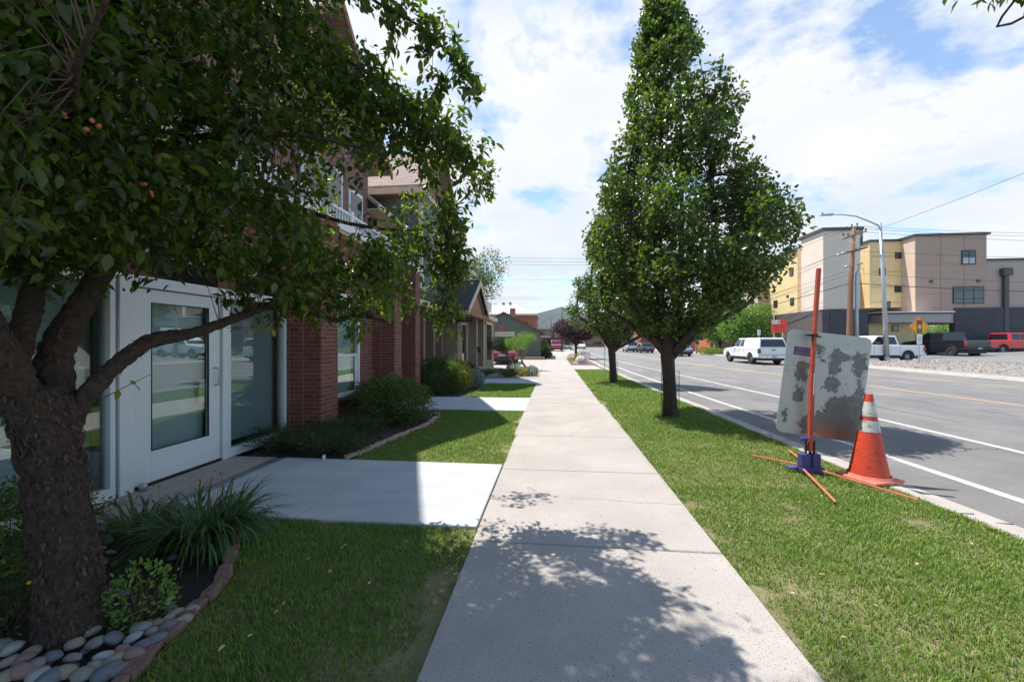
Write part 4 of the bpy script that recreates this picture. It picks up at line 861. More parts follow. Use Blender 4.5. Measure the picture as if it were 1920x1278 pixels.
ed = [(-1.9, 1.40), (-1.93, 1.62), (-1.99, 1.83), (-2.03, 2.0), (-2.05, 2.16), (-2.1, 2.32), (-2.2, 2.5), (-2.33, 2.68), (-2.45, 2.85), (-2.5, 3.05), (-2.56, 3.22)]
edging(ed, .075, .05, M_sand, 'reddish sandstone block of the apple tree bed, counted from the nearest', 'sandstone edging of the tree bed')
ed2 = [(-2.75, 5.03), (-2.66, 5.2)]+[(sm(y, EDGE2)-.02, y) for y in np.arange(5.3, 8.0, .33)]
edging(ed2, .07, .05, M_sandt, 'tan sandstone block of the shrub bed edging, counted from the first path', 'sandstone edging of the shrub bed')
b = MB()
for _ in range(1500):
    y = random.uniform(5.3, 8.0); x = sm(y, EDGE2)-random.uniform(.06, .5); s = random.uniform(.01, .03); a = random.uniform(0, 3.1); z = -.025+random.uniform(0, .012)
    b.add([(x+s*math.cos(a), y+s*math.sin(a), z), (x-s*.3*math.sin(a), y+s*.3*math.cos(a), z+.008), (x-s*math.cos(a), y-s*math.sin(a), z+.004), (x+s*.3*math.sin(a), y-s*.3*math.cos(a), z)], [(0, 1, 2, 3)])
tag(b.build('bark_mulch', M_mulch, uv=False), 'reddish bark chips between edging stones and shrubs', 'mulch', kind='stuff')
# strap-leaved plants
def straps(x, y, r, n, L0, label, m=M_lily, wd=.011, name='daylily', z=-.04, grp=None, droop=1.0, stalks=0):
    T = empty(name, (x, y, z), 0, label, 'plant', grp); V, F = [], []; k = 0; seg = 8
    for _ in range(n):
        a = random.uniform(0, 6.283); q = r*math.sqrt(random.random())*.6; bx, by = q*math.cos(a), q*math.sin(a); a += random.gauss(0, .7); Lf = L0*random.uniform(.6, 1.2); el = R(random.uniform(50, 86)); bend = random.uniform(.12, .30)*droop
        p = np.array([bx, by, 0.]); hd = np.array([math.cos(a), math.sin(a), 0]); sd_ = np.array([-math.sin(a), math.cos(a), 0]); w0 = wd*random.uniform(.6, 1.15)
        for i in range(seg+1):
            t = i/seg; wv = w0*(1-t**2.2)*(.5+.5*min(1, t*5))+.0006; V += [p-sd_*wv, p+sd_*wv]; p = p+(hd*math.cos(el)+np.array([0, 0, 1])*math.sin(el))*Lf/seg; el -= bend*(1+t)
        for i in range(seg): j = k+2*i; F.append((j, j+1, j+3, j+2))
        k += 2*(seg+1)
    V = np.array(V); V[:, 2] = np.maximum(V[:, 2], .005); npmesh('blades', V, np.array(F), m, T)
    if stalks:
        A = np.c_[rng.normal(size=(stalks, 2))*r*.3, np.zeros(stalks)]; B = A+np.c_[rng.normal(size=(stalks, 2))*.1, rng.uniform(L0*.75, L0*1.0, stalks)]; twigs('flower_stalks', A, B, np.full(stalks, .0028), M_pine, T)
        P = np.repeat(B, 6, 0)+rng.normal(size=(stalks*6, 3))*.012; leaves('seed_heads', P, rng.normal(size=P.shape), rng.normal(size=P.shape), np.full(len(P), .02), M_pine, T_LEAF7, T)['kind'] = 'stuff'
    return T
x, y = G(375, 1020); straps(x-.05, y+.10, .36, 430, .54, 'large clump of arching daylily leaves with dry flower stalks beside the apple tree', stalks=12)
x, y = G(260, 990); straps(x, y, .22, 60, .5, 'small upright daylily clump close to the trunk of the apple tree')
x, y = G(700, 800); straps(x-.25, y+.1, .4, 260, .6, 'fine arching ornamental grass in front of the brick pier', name='ornamental_grass', wd=.006)
x, y = G(255, 1165); T = bush(x, y+.03, .16, .14, .34, M_leafb, 420, .032, 'little bright leafed shrub at the right of the apple tree trunk', z0=-.04, tmpl=T_LEAF7)
bush(-3.35, 1.75, .5, .55, .75, M_leafd, 5200, .035, 'dark shrub at the left edge behind the apple tree trunk', z0=-.05, tmpl=T_LEAF7, lump=.4)
bush(-3.75, 2.35, .4, .6, .55, M_leafd, 2600, .035, 'low dark shrub under the left shop window', z0=-.05, tmpl=T_LEAF7, lump=.4)
x, y = G(20, 1165); bush(x, y, .28, .3, .26, M_leafj, 1400, .04, 'feathery dark groundcover by the leftmost river stones', z0=-.05, tmpl=T_NEED, lump=.5, cat='plant', name='groundcover_plant')
T = empty('yellow_flower', (*PD(62, 1092, 2.05)[:2], -.04), 0, 'single yellow flower in the shade left of the apple tree', 'flower'); zt = PD(62, 1092, 2.05).z+.04
twigs('stem', np.array([[.0, .0, 0]]), np.array([[0, 0, zt]]), np.array([.003]), M_leafd, T)
an = np.arange(6)*math.pi/3; leaves('petals', np.tile([0, 0, zt], (6, 1)), np.c_[np.cos(an), np.sin(an)*.4-.6, np.full(6, .35)], np.tile([0, -1., .5], (6, 1)), np.full(6, .026), M_yellow, T_LEAF7, T)
# ground juniper bed and shrubs by the piers
def juniper(x, y, rx, ry, h, n, label, m=M_leafj, size=.07):
    T = empty('juniper', (x, y, -.04), 0, label, 'shrub', 'spreading junipers'); k = 26; Ps, Ds = [], []; A, B = [], []
    for i in range(k):
        a = 6.283*i/k+random.uniform(-.2, .2); q = random.uniform(.55, 1.1); e = np.array([rx*q*math.cos(a), ry*q*math.sin(a), h*random.uniform(.25, .9)]); A.append([0, 0, .02]); B.append(e); t = rng.uniform(.1, 1, n//k)
        p = e*t[:, None]; p[:, 2] = h*(.3+.6*np.sin(t*2.2))*e[2]/h+rng.uniform(0, .08, len(t)); p += rng.normal(size=p.shape)*[.08, .08, .03]; p[:, 2] = np.maximum(p[:, 2], .02); Ps.append(p); Ds.append(np.tile(e/np.linalg.norm(e), (len(t), 1))+rng.normal(size=p.shape)*.5+[0, 0, .3])
    twigs('stems', np.array(A), np.array(B), np.full(k, .008), M_twig, T); P = np.concatenate(Ps); leaves('foliage', P, np.concatenate(Ds), rng.normal(size=P.shape)+[0, 0, .6], rng.uniform(size*.5, size, len(P)), m, T_NEED, T)
juniper(-3.75, 5.45, .6, .5, .3, 5200, 'dark spreading juniper in the corner beside the shopfront and first path')
juniper(-3.15, 5.35, .55, .4, .26, 4600, 'dark spreading juniper at the edge of the first path, below the brick pier')
juniper(-3.3, 6.2, .6, .5, .3, 4600, 'dark spreading juniper between ornamental grass and the sandstone edging')
bush(-3.1, 7.45, .72, .72, .86, M_leafd, 15000, .042, 'big rounded green shrub with small leaves before the second front path', lump=.42, shell=.5, tmpl=T_LEAF4)
bush(-3.62, 7.95, .5, .55, .80, M_leafd, 7000, .042, 'smaller green shrub against the brick wall under the sash window', lump=.42, shell=.5)
bush(-3.38, 11.85, .62, .7, 1.12, M_leafd, 12000, .05, 'tall rounded green shrub just beyond the second front path', lump=.42, shell=.5)
bush(-2.95, 12.75, .32, .42, .92, M_leafg, 4200, .05, 'golden yellow leafed shrub between green and silver shrubs', lump=.42, shell=.5)
bush(-2.72, 13.7, .34, .42, .58, M_leafs, 3600, .05, 'silvery blue shrub at the far end of the shrub row', lump=.42, shell=.5)
bush(-3.35, 14.5, .5, .4, .8, M_leafplum, 3000, .06, 'dark purple leafed shrub under the hanging sign', lump=.35)
T = empty('sprinkler_head', (*G(607, 862), -.02), 0, 'small white pop-up sprinkler head at the edge of the first path', 'sprinkler'); b = MB(); b.lathe([(.018, 0), (.018, .05), (.022, .055), (.022, .07), (.012, .075)], 12); b.build('riser', M_white, T, smooth=True); b = MB(); b.box(-.01, .02, -.01, .01, .075, .088); b.build('nozzle', M_white, T, bevel=.003)
# rock garden
M_bould = mat('boulder_granite', (.56, .49, .42), .9, (.42, .36, .31), 7, bump=1, bscale=12, speck=(60, .8, .4)); M_bouldr = mat('boulder_pink', (.50, .42, .36), .9, (.38, .31, .27), 7, bump=1, bscale=12)
def boulder(x, y, sx, sy, sz, m, label, grp='boulders', z=-.05):
    bm = bmesh.new(); bmesh.ops.create_icosphere(bm, subdivisions=4, radius=1); sd = x*3+y
    for v in bm.verts: k = 1+.25*noise.noise(v.co*1.3+Vector((sd, 0, 0)))+.07*noise.noise(v.co*4+Vector((sd, 0, 0))); v.co = Vector((v.co.x*sx*k, v.co.y*sy*k, max(-.3, v.co.z)*sz*k))
    me = bpy.data.meshes.new('boulder'); bm.to_mesh(me); bm.free(); o = link('boulder', me, m); o.location = (x, y, z); return tag(o, label, 'boulder', grp)
boulder(-3.45, 19.7, .95, .7, .38, M_bould, 'long pale boulder against the end of the tan brick house')
boulder(-1.55, 18.9, .38, .4, .42, M_bould, 'upright grey boulder near the sidewalk in the rock garden')
boulder(-1.2, 19.2, .22, .3, .28, M_bould, 'small dark boulder touching the grey one by the sidewalk')
juniper(-3.1, 17.6, .75, .6, .42, 3600, 'low green juniper at the left of the rock garden', M_leafd, .09); juniper(-2.0, 17.7, .7, .55, .36, 3600, 'low green juniper in the middle of the rock garden', M_leafd, .09)
bush(-1.0, 18.4, .28, .4, .42, M_leafs, 1500, .06, 'grey green tufted plant at the sidewalk edge of the rock garden'); bush(-1.9, 18.8, .35, .4, .5, M_leafs, 1700, .06, 'grey green bush left of the upright boulder'); bush(-1.4, 18.1, .25, .3, .4, M_leafg, 900, .06, 'yellowish tuft before the upright boulder')
def pinebonsai(name, loc, crown, rad, label, m, seed):
    T = empty(name, loc, 0, label, 'tree', 'twisted pines in the rock garden'); b = MB(); cx, cy, cz = crown
    limb(b, [(0, 0, -.1, .085), (.05, 0, .15, .07), (-.15, .05, .45, .055), (cx*.4-.1, 0, .75, .05), (cx*.5, 0, cz*.7, .04), (cx, cy, cz, .015)], 10, .1, 6)
    for s in (-.6, .6): limb(b, [(cx*.4, 0, .7, .035), (cx*.5+s*.4, .1, cz*.72, .03), (cx+s*rad[0], cy, cz-.05, .012)], 8, .1, 6)
    b.build('trunk', M_pine, T, smooth=True); rs = np.random.RandomState(seed); Ps = []
    for i in range(16):
        a = rs.uniform(0, 6.28); q = rs.uniform(.2, .8); c = np.array([cx+rad[0]*q*math.cos(a), cy+rad[1]*q*math.sin(a), cz+rad[2]*rs.uniform(-.5, .5)]); d = unit(rs.normal(size=(330, 3))); Ps.append(c+d*np.array(rad)*.42*rs.uniform(.5, 1, (330, 1)))
    P = np.concatenate(Ps); leaves('crown', P, (P-np.array([cx, cy, cz]))+rs.normal(size=P.shape)*.5, rs.normal(size=P.shape), rs.uniform(.06, .13, len(P)), m, T_NEED, T)
x, y = PD(985, 693, 21.5)[:2]; pinebonsai('pine_tree', (x, y, -.05), (-.25, 0, 1.65), (.85, .8, .62), 'bright green cloud shaped pine on a twisted trunk in front of the green shed', M_leafb, 3)
x, y = PD(965, 690, 22.5)[:2]; pinebonsai('pine_tree', (x, y, -.05), (-.75, 0, 1.35), (.75, .7, .55), 'darker low pine with bent pale trunk beside the parked red car', M_leafd, 5)
# right planter across the driveway
boulder(*G(1090, 681.5), .52, .4, .50, M_bouldr, 'pinkish boulder on the red mulch under the plum tree', z=.0)
x, y = G(1078, 678); bush(x, y+1, .55, .8, .62, M_leafg, 1500, .09, 'yellow green grassy bush left of the pink boulder', up=1.2, tmpl=T_NEED); x, y = G(1093, 673); bush(x+.3, y+2.5, .6, .8, .6, M_leafs, 1500, .09, 'grey green bush behind the pink boulder', tmpl=T_NEED)
p = PD(1080, 666, 38); pl = tree('plum_tree', (p.x, p.y, -.05), 3.9, 1.0, 2.05, M_leafplum, 15000, .12, 'round purple leaved plum tree over the mulch bed', None, .12, seed=4, lumps=8, lump=.22); pl.scale = (1.05, 1.05, 1)

# ================================================================== SIGN STAND AND CONE
M_org = mat('stand_orange', (.46, .075, .035), .55, (.33, .05, .025), 14, bump=.2, bscale=60); M_orgf = mat('leg_orange', (.62, .20, .11), .7, (.42, .12, .07), 14); M_blue = mat('stand_blue', (.06, .06, .22), .55, (.035, .035, .14), 10)
def cworld(v):   # camera-aligned offset (right, depth, up) -> world
    return (v[0]*C_-v[1]*S_, v[1]*C_+v[0]*S_, v[2])
BX, BY = G(1519, 884)
ST = empty('sign_stand', (BX, BY, 0), YAW, 'portable sign stand with tilted orange mast and blue feet holding the turned away sign', 'sign stand')
# local axes: x right in the picture, y away, z up
d0 = -BX*S_+BY*C_
def LC(px, py, d): l = (px-960)/F_*d; l0 = BX*C_+BY*S_; return Vector((l-l0, d-d0, HH+d*(HY-py)/F_))
b = MB(); a_, c_ = LC(1518, 845, d0), LC(1528, 632, d0+.0); top = LC(1535, 503, d0+.0)
def bar(mb, p, q, w_, t_): 
    p, q = Vector(p), Vector(q); z = (q-p).normalized(); x = Vector((1, 0, 0)); x = (x-z*x.dot(z)).normalized() if abs(z.x) < .9 else Vector((0, 1, 0)); y = z.cross(x)
    cs = [(-1, -1), (1, -1), (1, 1), (-1, 1)]; vs = [p+x*w_*i+y*t_*j for i, j in cs]+[q+x*w_*i+y*t_*j for i, j in cs]; mb.add(vs, [(0, 3, 2, 1), (4, 5, 6, 7), (0, 1, 5, 4), (1, 2, 6, 5), (2, 3, 7, 6), (3, 0, 4, 7)])
bar(b, a_, LC(1522.5, 700, d0), .024, .024); b.build('lower_mast', M_org, ST, bevel=.004)
b = MB(); bar(b, LC(1522, 700, d0), top, .019, .019); b.build('mast', M_org, ST, bevel=.003)
b = MB(); bar(b, LC(1519, 886, d0), LC(1519, 815, d0), .011, .011); bar(b, LC(1511, 850, d0), LC(1512, 826, d0), .006, .006); bar(b, LC(1527, 850, d0), LC(1527, 826, d0), .006, .006)
for i in range(16):
    z0_ = LC(1519, 852-i*1.6, d0); 
    for dx in (-.052, .045): b.tube([(z0_.x+dx+.012*math.cos(t), z0_.y+.012*math.sin(t), z0_.z) for t in np.linspace(0, 6.28, 9)], .0035, 5, caps=False)
b.build('springs', M_dark, ST)
b = MB(); b.box(-.125, -.025, -.04, .04, .06, .215); b.box(.005, .10, -.04, .04, .06, .215); b.box(-.125, .14, -.05, .05, .0, .06); b.box(-.02, 0, -.03, .03, .05, .21); b.box(-.22, -.1, .02, .12, .02, .045); b.build('base_bracket', M_blue, ST, bevel=.008)
b = MB(); p = LC(1506, 822, d0-.02); b.tube([p+Vector((-.04, 0, 0)), p+Vector((.05, 0, .0))], .026, 10); b.build('hinge_knob', M_blue, ST, bevel=.003)
for (p1, p2) in (((1505, 879), (1411, 856)), ((1502, 882), (1567, 945)), ((1508, 872), (1478, 846))):
    q1, q2 = G(*p1), G(*p2); g1 = LC(p1[0], p1[1], F_*HH/(p1[1]-HY)); g2 = LC(p2[0], p2[1], F_*HH/(p2[1]-HY)); g1.z = .045; g2.z = .02
    b = MB(); bar(b, g1, g2, .010, .009); b.build('leg', M_orgf, ST, bevel=.002)
g1 = LC(1540, 889, F_*HH/(889-HY)); g2 = LC(1722, 941, F_*HH/(941-HY)); g1.z = .045; g2.z = .02; b = MB(); bar(b, g1, g2, .009, .008); b.build('leg', M_orgf, ST, bevel=.002)
b = MB(); p = LC(1526, 628, d0-.01); b.box(p.x-.085, p.x-.02, p.y-.02, p.y+.03, p.z-.005, p.z+.012); b.box(p.x-.035, p.x+.035, p.y-.03, p.y+.04, p.z-.015, p.z+.015); b.box(p.x+.03, p.x+.09, p.y-.01, p.y+.03, p.z-.03, p.z-.012); b.build('clamp', M_dark, ST, bevel=.004)
b = MB(); bar(b, LC(1525, 740, d0-.026), LC(1527, 700, d0-.026), .006, .001); b.build('mast_label', M_white, ST)
def rustmat():
    m, N, L, bs = nodes('weathered_sign_back'); bs.inputs['Roughness'].default_value = .5; bs.inputs['Metallic'].default_value = .25
    tc = N.new('ShaderNodeTexCoord'); n = N.new('ShaderNodeTexNoise'); n.inputs['Scale'].default_value = 13; n.inputs['Detail'].default_value = 12; n.inputs['Roughness'].default_value = .76; L.new(tc.outputs['Object'], n.inputs[0])
    def M2(op, a, b=None):
        q = N.new('ShaderNodeMath'); q.operation = op
        for i, v in enumerate((a, b)):
            if v is None: continue
            if isinstance(v, (int, float)): q.inputs[i].default_value = v
            else: L.new(v, q.inputs[i])
        return q.outputs[0]
    sp = N.new('ShaderNodeSeparateXYZ'); L.new(tc.outputs['Object'], sp.inputs[0]); tot = None
    # corrosion patches: (u, v, ru, rv, amount) in panel metres, x right, z up, origin at centre
    for u, v, ru, rv, am in [(.10, .28, .07, .17, .34), (.36, .30, .08, .14, .3), (.18, .36, .12, .04, .3), (.09, .02, .09, .08, .34), (.22, -.22, .15, .09, .36), (.30, -.42, .22, .26, .36), (.06, -.46, .24, .13, .34), (-.26, .10, .11, .09, .26), (-.22, .22, .14, .05, .24), (-.26, -.15, .07, .10, .32), (-.38, -.40, .04, .12, .22), (-.12, -.52, .07, .07, .3), (-.10, .42, .07, .07, .26), (.40, -.05, .05, .22, .24), (-.05, .30, .04, .04, .2)]:
        a = M2('POWER', M2('DIVIDE', M2('SUBTRACT', sp.outputs[0], u), ru), 2.0); c = M2('POWER', M2('DIVIDE', M2('SUBTRACT', sp.outputs[2], v), rv), 2.0)
        g = M2('MULTIPLY', M2('EXPONENT', M2('MULTIPLY', M2('ADD', a, c), -1.0)), am); tot = g if tot is None else M2('ADD', tot, g)
    th = M2('ADD', M2('MINIMUM', tot, .42), n.outputs[0]); r = N.new('ShaderNodeValToRGB'); L.new(th, r.inputs[0]); e = r.color_ramp.elements
    e[0].position = .63; e[0].color = (.45, .435, .40, 1); e[1].position = .68; e[1].color = (.10, .10, .098, 1); k = e.new(.78); k.color = (.19, .185, .175, 1); k = e.new(.9); k.color = (.14, .14, .137, 1); k = e.new(.60); k.color = (.47, .465, .44, 1)
    n2 = N.new('ShaderNodeTexNoise'); n2.inputs['Scale'].default_value = 3; n2.inputs['Detail'].default_value = 5; L.new(tc.outputs['Object'], n2.inputs[0]); r2 = N.new('ShaderNodeValToRGB'); L.new(n2.outputs[0], r2.inputs[0]); r2.color_ramp.elements[0].color = (.78, .77, .74, 1); r2.color_ramp.elements[1].color = (1.1, 1.1, 1.1, 1)
    mx = N.new('ShaderNodeMix'); mx.data_type = 'RGBA'; mx.blend_type = 'MULTIPLY'; mx.inputs[0].default_value = 1; L.new(r.outputs[0], mx.inputs[6]); L.new(r2.outputs[0], mx.inputs[7])
    # reddish paint bleeding at the lower right
    a = M2('POWER', M2('DIVIDE', M2('SUBTRACT', sp.outputs[0], .12), .26), 2.0); c = M2('POWER', M2('DIVIDE', M2('SUBTRACT', sp.outputs[2], -.62), .16), 2.0); rg = M2('MULTIPLY', M2('EXPONENT', M2('MULTIPLY', M2('ADD', a, c), -1.0)), .75)
    m2 = N.new('ShaderNodeMix'); m2.data_type = 'RGBA'; L.new(rg, m2.inputs[0]); L.new(mx.outputs[2], m2.inputs[6]); m2.inputs[7].default_value = (.42, .13, .09, 1); L.new(m2.outputs[2], bs.inputs['Base Color']); return m
M_panel = rustmat(); M_purple = mat('purple_sticker', (.09, .035, .13), .5, (.07, .028, .10), 6)
SP = bpy.data.objects.new('road_sign', bpy.data.meshes.new('road_sign'))
dp = d0+.07; c0 = PD(1543.5, 722, dp); pw, ph, rr = .925, 1.245, .075; pts = []
for cx, cz, a0 in ((pw/2-rr, ph/2-rr, 0), (-pw/2+rr, ph/2-rr, 90), (-pw/2+rr, -ph/2+rr, 180), (pw/2-rr, -ph/2+rr, 270)):
    for i in range(7): a = R(a0+i*15); pts.append((cx+rr*math.cos(a), 0, cz+rr*math.sin(a)))
SPt = empty('road_sign', c0, 0, 'corroded bare metal back of a rounded roadwork sign with a purple sticker', 'road sign'); SPt.rotation_euler = (0, R(7.0), YAW-R(7))
b = MB(); b.prism(pts, (0, .005, 0)); b.build('panel', M_panel, SPt)
b = MB(); b.poly([(x*.995, .0075, z*.995) for x, _, z in reversed(pts)]); b.build('sign_face', M_orgf, SPt)
sk_ = boxp('sticker', M_purple, SPt, (-.372, -.205+.05, -.004, -.001, .325, .425))
M_lil = mat('sticker_lettering', (.42, .28, .52), .6)
text('sticker_text', 'CRICKETT', .036, M_lil, sk_, (-.264, -.0055, .402), (R(90), 0, 0), .0003, sx=.98)
text('sticker_text', 'CONSTRUCTION', .024, M_lil, sk_, (-.264, -.0055, .375), (R(90), 0, 0), .0003)
b = MB()
for i in range(13):
    x0_ = -.352+i*.014; b.box(x0_, x0_+.009, -.0055, -.0045, .338+.004*(i % 3), .358-.003*(i % 2))
b.build('sticker_text', M_lil, sk_)
b = MB(); b.cyl((.21, -.004, .52), (.21, .001, .52), .006); b.cyl((-.05, -.004, -.55), (-.05, .001, -.55), .006); b.build('rivets', M_dark, SPt)
# cone
M_cone = mat('cone_orange', (.66, .062, .022), .6, (.48, .045, .02), 2.2, bump=.25, bscale=30, speck=(9, .55, .40)); M_coneb = mat('cone_base', (.72, .19, .12), .7, (.55, .16, .11), 6, bump=.3, bscale=60); M_band = mat('reflective_band', (.62, .61, .57), .6, (.34, .33, .31), 6, bump=.2, bscale=60, speck=(25, .6, .42))
CN = empty('traffic_cone', (*G(1629, 896), .0), YAW+R(14), 'scuffed orange traffic cone with two white bands at the kerb', 'traffic cone')
hz = .945; rad = lambda z: .192-(.192-.034)*min(1, z/hz)**.93
def cband(z0, z1, m, nm, off=0):
    b = MB(); b.lathe([(rad(z)+off, z) for z in np.linspace(z0, z1, 8)], 40, cap=False); return b.build(nm, m, CN, smooth=True)
cband(.03, hz, M_cone, 'body'); cband(.53, .655, M_band, 'reflective_band', .003); cband(.70, .86, M_band, 'reflective_band', .003)
b = MB(); b.lathe([(rad(hz), hz), (rad(hz)-.004, hz+.008), (.022, hz+.01), (.02, hz-.04)], 24, cap=False); b.build('rim', M_coneb, CN, smooth=True)
b = MB(); b.box(-.215, .215, -.215, .215, -.01, .028); b.build('base', M_coneb, CN, bevel=.015, seg=3); b = MB(); b.lathe([(.208, .027), (.2, .04), (.191, .06)], 40, cap=False); b.build('base_ring', M_coneb, CN, smooth=True)
# small signpost far along the verge
T = empty('sign_post', (*G(1134, 694), -.03), 0, 'thin bare metal post beyond the second pear tree', 'post'); b = MB(); b.box(-.02, .02, -.01, .01, 0, 2.1); b.build('post', M_steel, T); b = MB(); b.box(-.15, .15, -.015, -.011, 1.6, 2.1); b.build('sign_panel', M_steel, T, bevel=.003)

# ================================================================== FAR SIDE OF THE ROAD
lotz = lambda x: .0 if x < 24 else (x-24)*.036
b = MB(); xs = [19.9, 24, 30, 36, 44, 60, 90]; ys = [6, 17, 24, 30, 40, 60, 120]
vs = [(x, y, lotz(x)+.012) for y in ys for x in xs]; n = len(xs); b.add(vs, [(i*n+k, i*n+k+1, (i+1)*n+k+1, (i+1)*n+k) for i in range(len(ys)-1) for k in range(n-1)]); tag(b.build('parking_lot', M_lot), kind='structure')
strip('far_kerb', lambda y: sm(y, FART)-.02, lambda y: sm(y, FART)+.55, .02, M_gutter)
b = MB()
for i in range(len(YS)-1):
    y0, y1 = YS[i], YS[i+1]; b.quad((sm(y0, FART)-.02, y0, .02), (sm(y1, FART)-.02, y1, .02), (sm(y1, FART)-.10, y1, RZ), (sm(y0, FART)-.10, y0, RZ))
tag(b.build('far_kerb_face', M_gutter), kind='structure')
# gravel island
gz = {}
def gravh(x, y): return .04+.30*math.exp(-((x-24.5)/3.6)**2)*math.exp(-((y-25.5)/9)**2)+.04*noise.noise(Vector((x*1.5, y*1.5, 0)))
def ginside(x, y):   # island polygon
    xa = 20.4; xb = np.interp(y, [10, 16, 21, 27, 30], [22.0, 24.5, 27.5, 29.5, 26]); return xa < x < xb and 9 < y < 30.5
b = MB(); st = .5; grid = {}
for i in range(int(10/st)+1):
    for j in range(int(22/st)+1):
        x, y = 20.2+i*st, 9+j*st; grid[i, j] = (x, y, gravh(x, y) if ginside(x, y) else -.05)
ids = {k: i for i, k in enumerate(grid)}
b.add(list(grid.values()), [(ids[i, j], ids[i+1, j], ids[i+1, j+1], ids[i, j+1]) for (i, j) in grid if (i+1, j+1) in ids]); tag(b.build('gravel_island', M_gravel, smooth=True), kind='structure')
b = MB()
for _ in range(6000):
    x, y = random.uniform(20.3, 29), random.uniform(10, 30)
    if not ginside(x, y): continue
    s = random.uniform(.03, .08); z = gravh(x, y); t = [(random.uniform(-s, s), random.uniform(-s, s)) for _ in range(2)]
    b.add([(x-s, y, z-.02), (x+s*.6, y-s*.8, z-.02), (x+s*.5, y+s*.9, z-.02), (x+t[0][0]*.4, y+t[0][1]*.4, z+s*.7)], [(0, 1, 3), (1, 2, 3), (2, 0, 3)])
M_gravl = leafmat('gravel_stones', (.20, .17, .155), (.33, .29, .26), (.50, .45, .41), 0.0, .95, (1, 1, 1)); tag(b.build('gravel', M_gravl, uv=False), 'pinkish grey gravel stones on the island across the road', 'gravel', kind='stuff')

# --- office / apartment building across the road
M_cream = mat('cream_render', (.68, .58, .49), .9, (.62, .53, .45), .6); M_yell = siding('yellow_panel', (.74, .56, .29), .6, axis=0, dark=.72, soft=.05); M_brn_lit = mat('brown_render_lit', (.64, .48, .38), .9, (.52, .39, .315), .6); M_brn = mat('brown_render', (.40, .29, .23), .9, (.37, .27, .215), .8); M_grb = mat('greyish_render', (.42, .34, .30), .9, (.39, .32, .28), .8); M_orgt = mat('tan_orange_render', (.50, .33, .20), .9); M_peach = mat('peach_render', (.58, .44, .36), .9); M_navy = brick('navy_block', (.075, .075, .088), (.058, .058, .07), (.05, .05, .06), .6, .2, .02); M_coping = mat('roof_coping', (.06, .062, .065), .5); M_canopy = mat('canopy_grey', (.40, .36, .34), .7)
OB = empty('apartment_building', (30, 45, 0), 0, 'three storey cream, yellow and brown building with dark block base across the road', 'building')
def ob(nm, m, *a, **k): o = boxp(nm, m, OB, *a, **k); o.location = (-30, -45, 0); return o
Zt = 12.05
ob('cream_block', M_cream, (25.5, 28.75, 40.9, 44.3, 4.6, Zt)); ob('base', M_brickd, (25.35, 26.0, 40.8, 53, -.1, 4.6)); ob('base', M_navy, (26.0, 29.3, 40.75, 46, -.1, 4.62))
ob('roof_coping', M_coping, (25.3, 28.95, 40.7, 44.4, Zt, Zt+.28)); ob('coping_end', M_coping, (28.75, 28.95, 40.85, 41.2, 10.6, Zt))
ob('yellow_wing', M_yell, (26.0, 28.5, 44.3, 53.5, 4.6, 11.3)); ob('wing_roof', M_coping, (25.7, 28.6, 44.4, 53.7, 11.3, 11.55)); ob('yellow_bay', M_orgt, (25.6, 26, 44.35, 45.1, 4.6, 11.3))
ob('peach_block', M_peach, (24.75, 27, 51.6, 57, 3.2, 8.1)); ob('peach_return', M_orgt, (24.76, 25.99, 51.5, 51.6, 3.2, 8.1)); ob('peach_base', M_brickd, (24.8, 27, 51.55, 57, -.1, 3.2)); ob('peach_roof', M_coping, (24.6, 27, 51.4, 57.2, 8.1, 8.25))
ob('rear_wing', M_yell, (26.5, 30, 57, 75, 3, 9.5)); ob('rear_base', M_brickd, (26.6, 30, 57, 75, -.1, 3))
ob('yellow_recess', M_yell, (32.9, 36.2, 45.5, 52, 5.1, Zt-.1)); ob('recess_link', M_yell, (28.5, 32.9, 47.3, 52, 4.5, 11.4)); ob('recess_coping', M_coping, (32.75, 35.9, 45.35, 52, Zt-.1, Zt+.12)); ob('link_coping', M_coping, (28.75, 32.75, 47.2, 52, 11.4, 11.6))
ob('brown_block', M_brn, (35.95, 42.3, 43.9, 52, 3.4, Zt)); ob('brown_face', M_brn_lit, (35.9, 35.95, 43.9, 45.5, 3.4, Zt)); ob('brown_coping', M_coping, (35.7, 42.5, 43.7, 52, Zt, Zt+.2))  # street side of the brown block: sunlight put into a paler render colour
ob('right_wing', M_grb, (42.3, 62, 44.1, 54, 4.9, 9.5)); ob('right_coping', M_coping, (42.3, 62, 43.95, 54, 9.5, 9.7)); ob('right_base', M_navy, (39.4, 62, 43.8, 44.4, .2, 4.88))
ob('canopy_roof', M_coping, (31.0, 37.0, 41.3, 46, 4.15, 4.28)); ob('canopy_top', M_white, (30.9, 37.1, 41.2, 46, 4.28, 4.38)); ob('canopy_fascia', M_canopy, (31.1, 36.9, 41.4, 46, 3.35, 4.15)); ob('ground_wall', M_yell, (31.0, 35.3, 43.2, 47, 0, 3.35)); ob('entry_wall', M_navy, (29.3, 31.0, 43, 47, 0, 4.3))
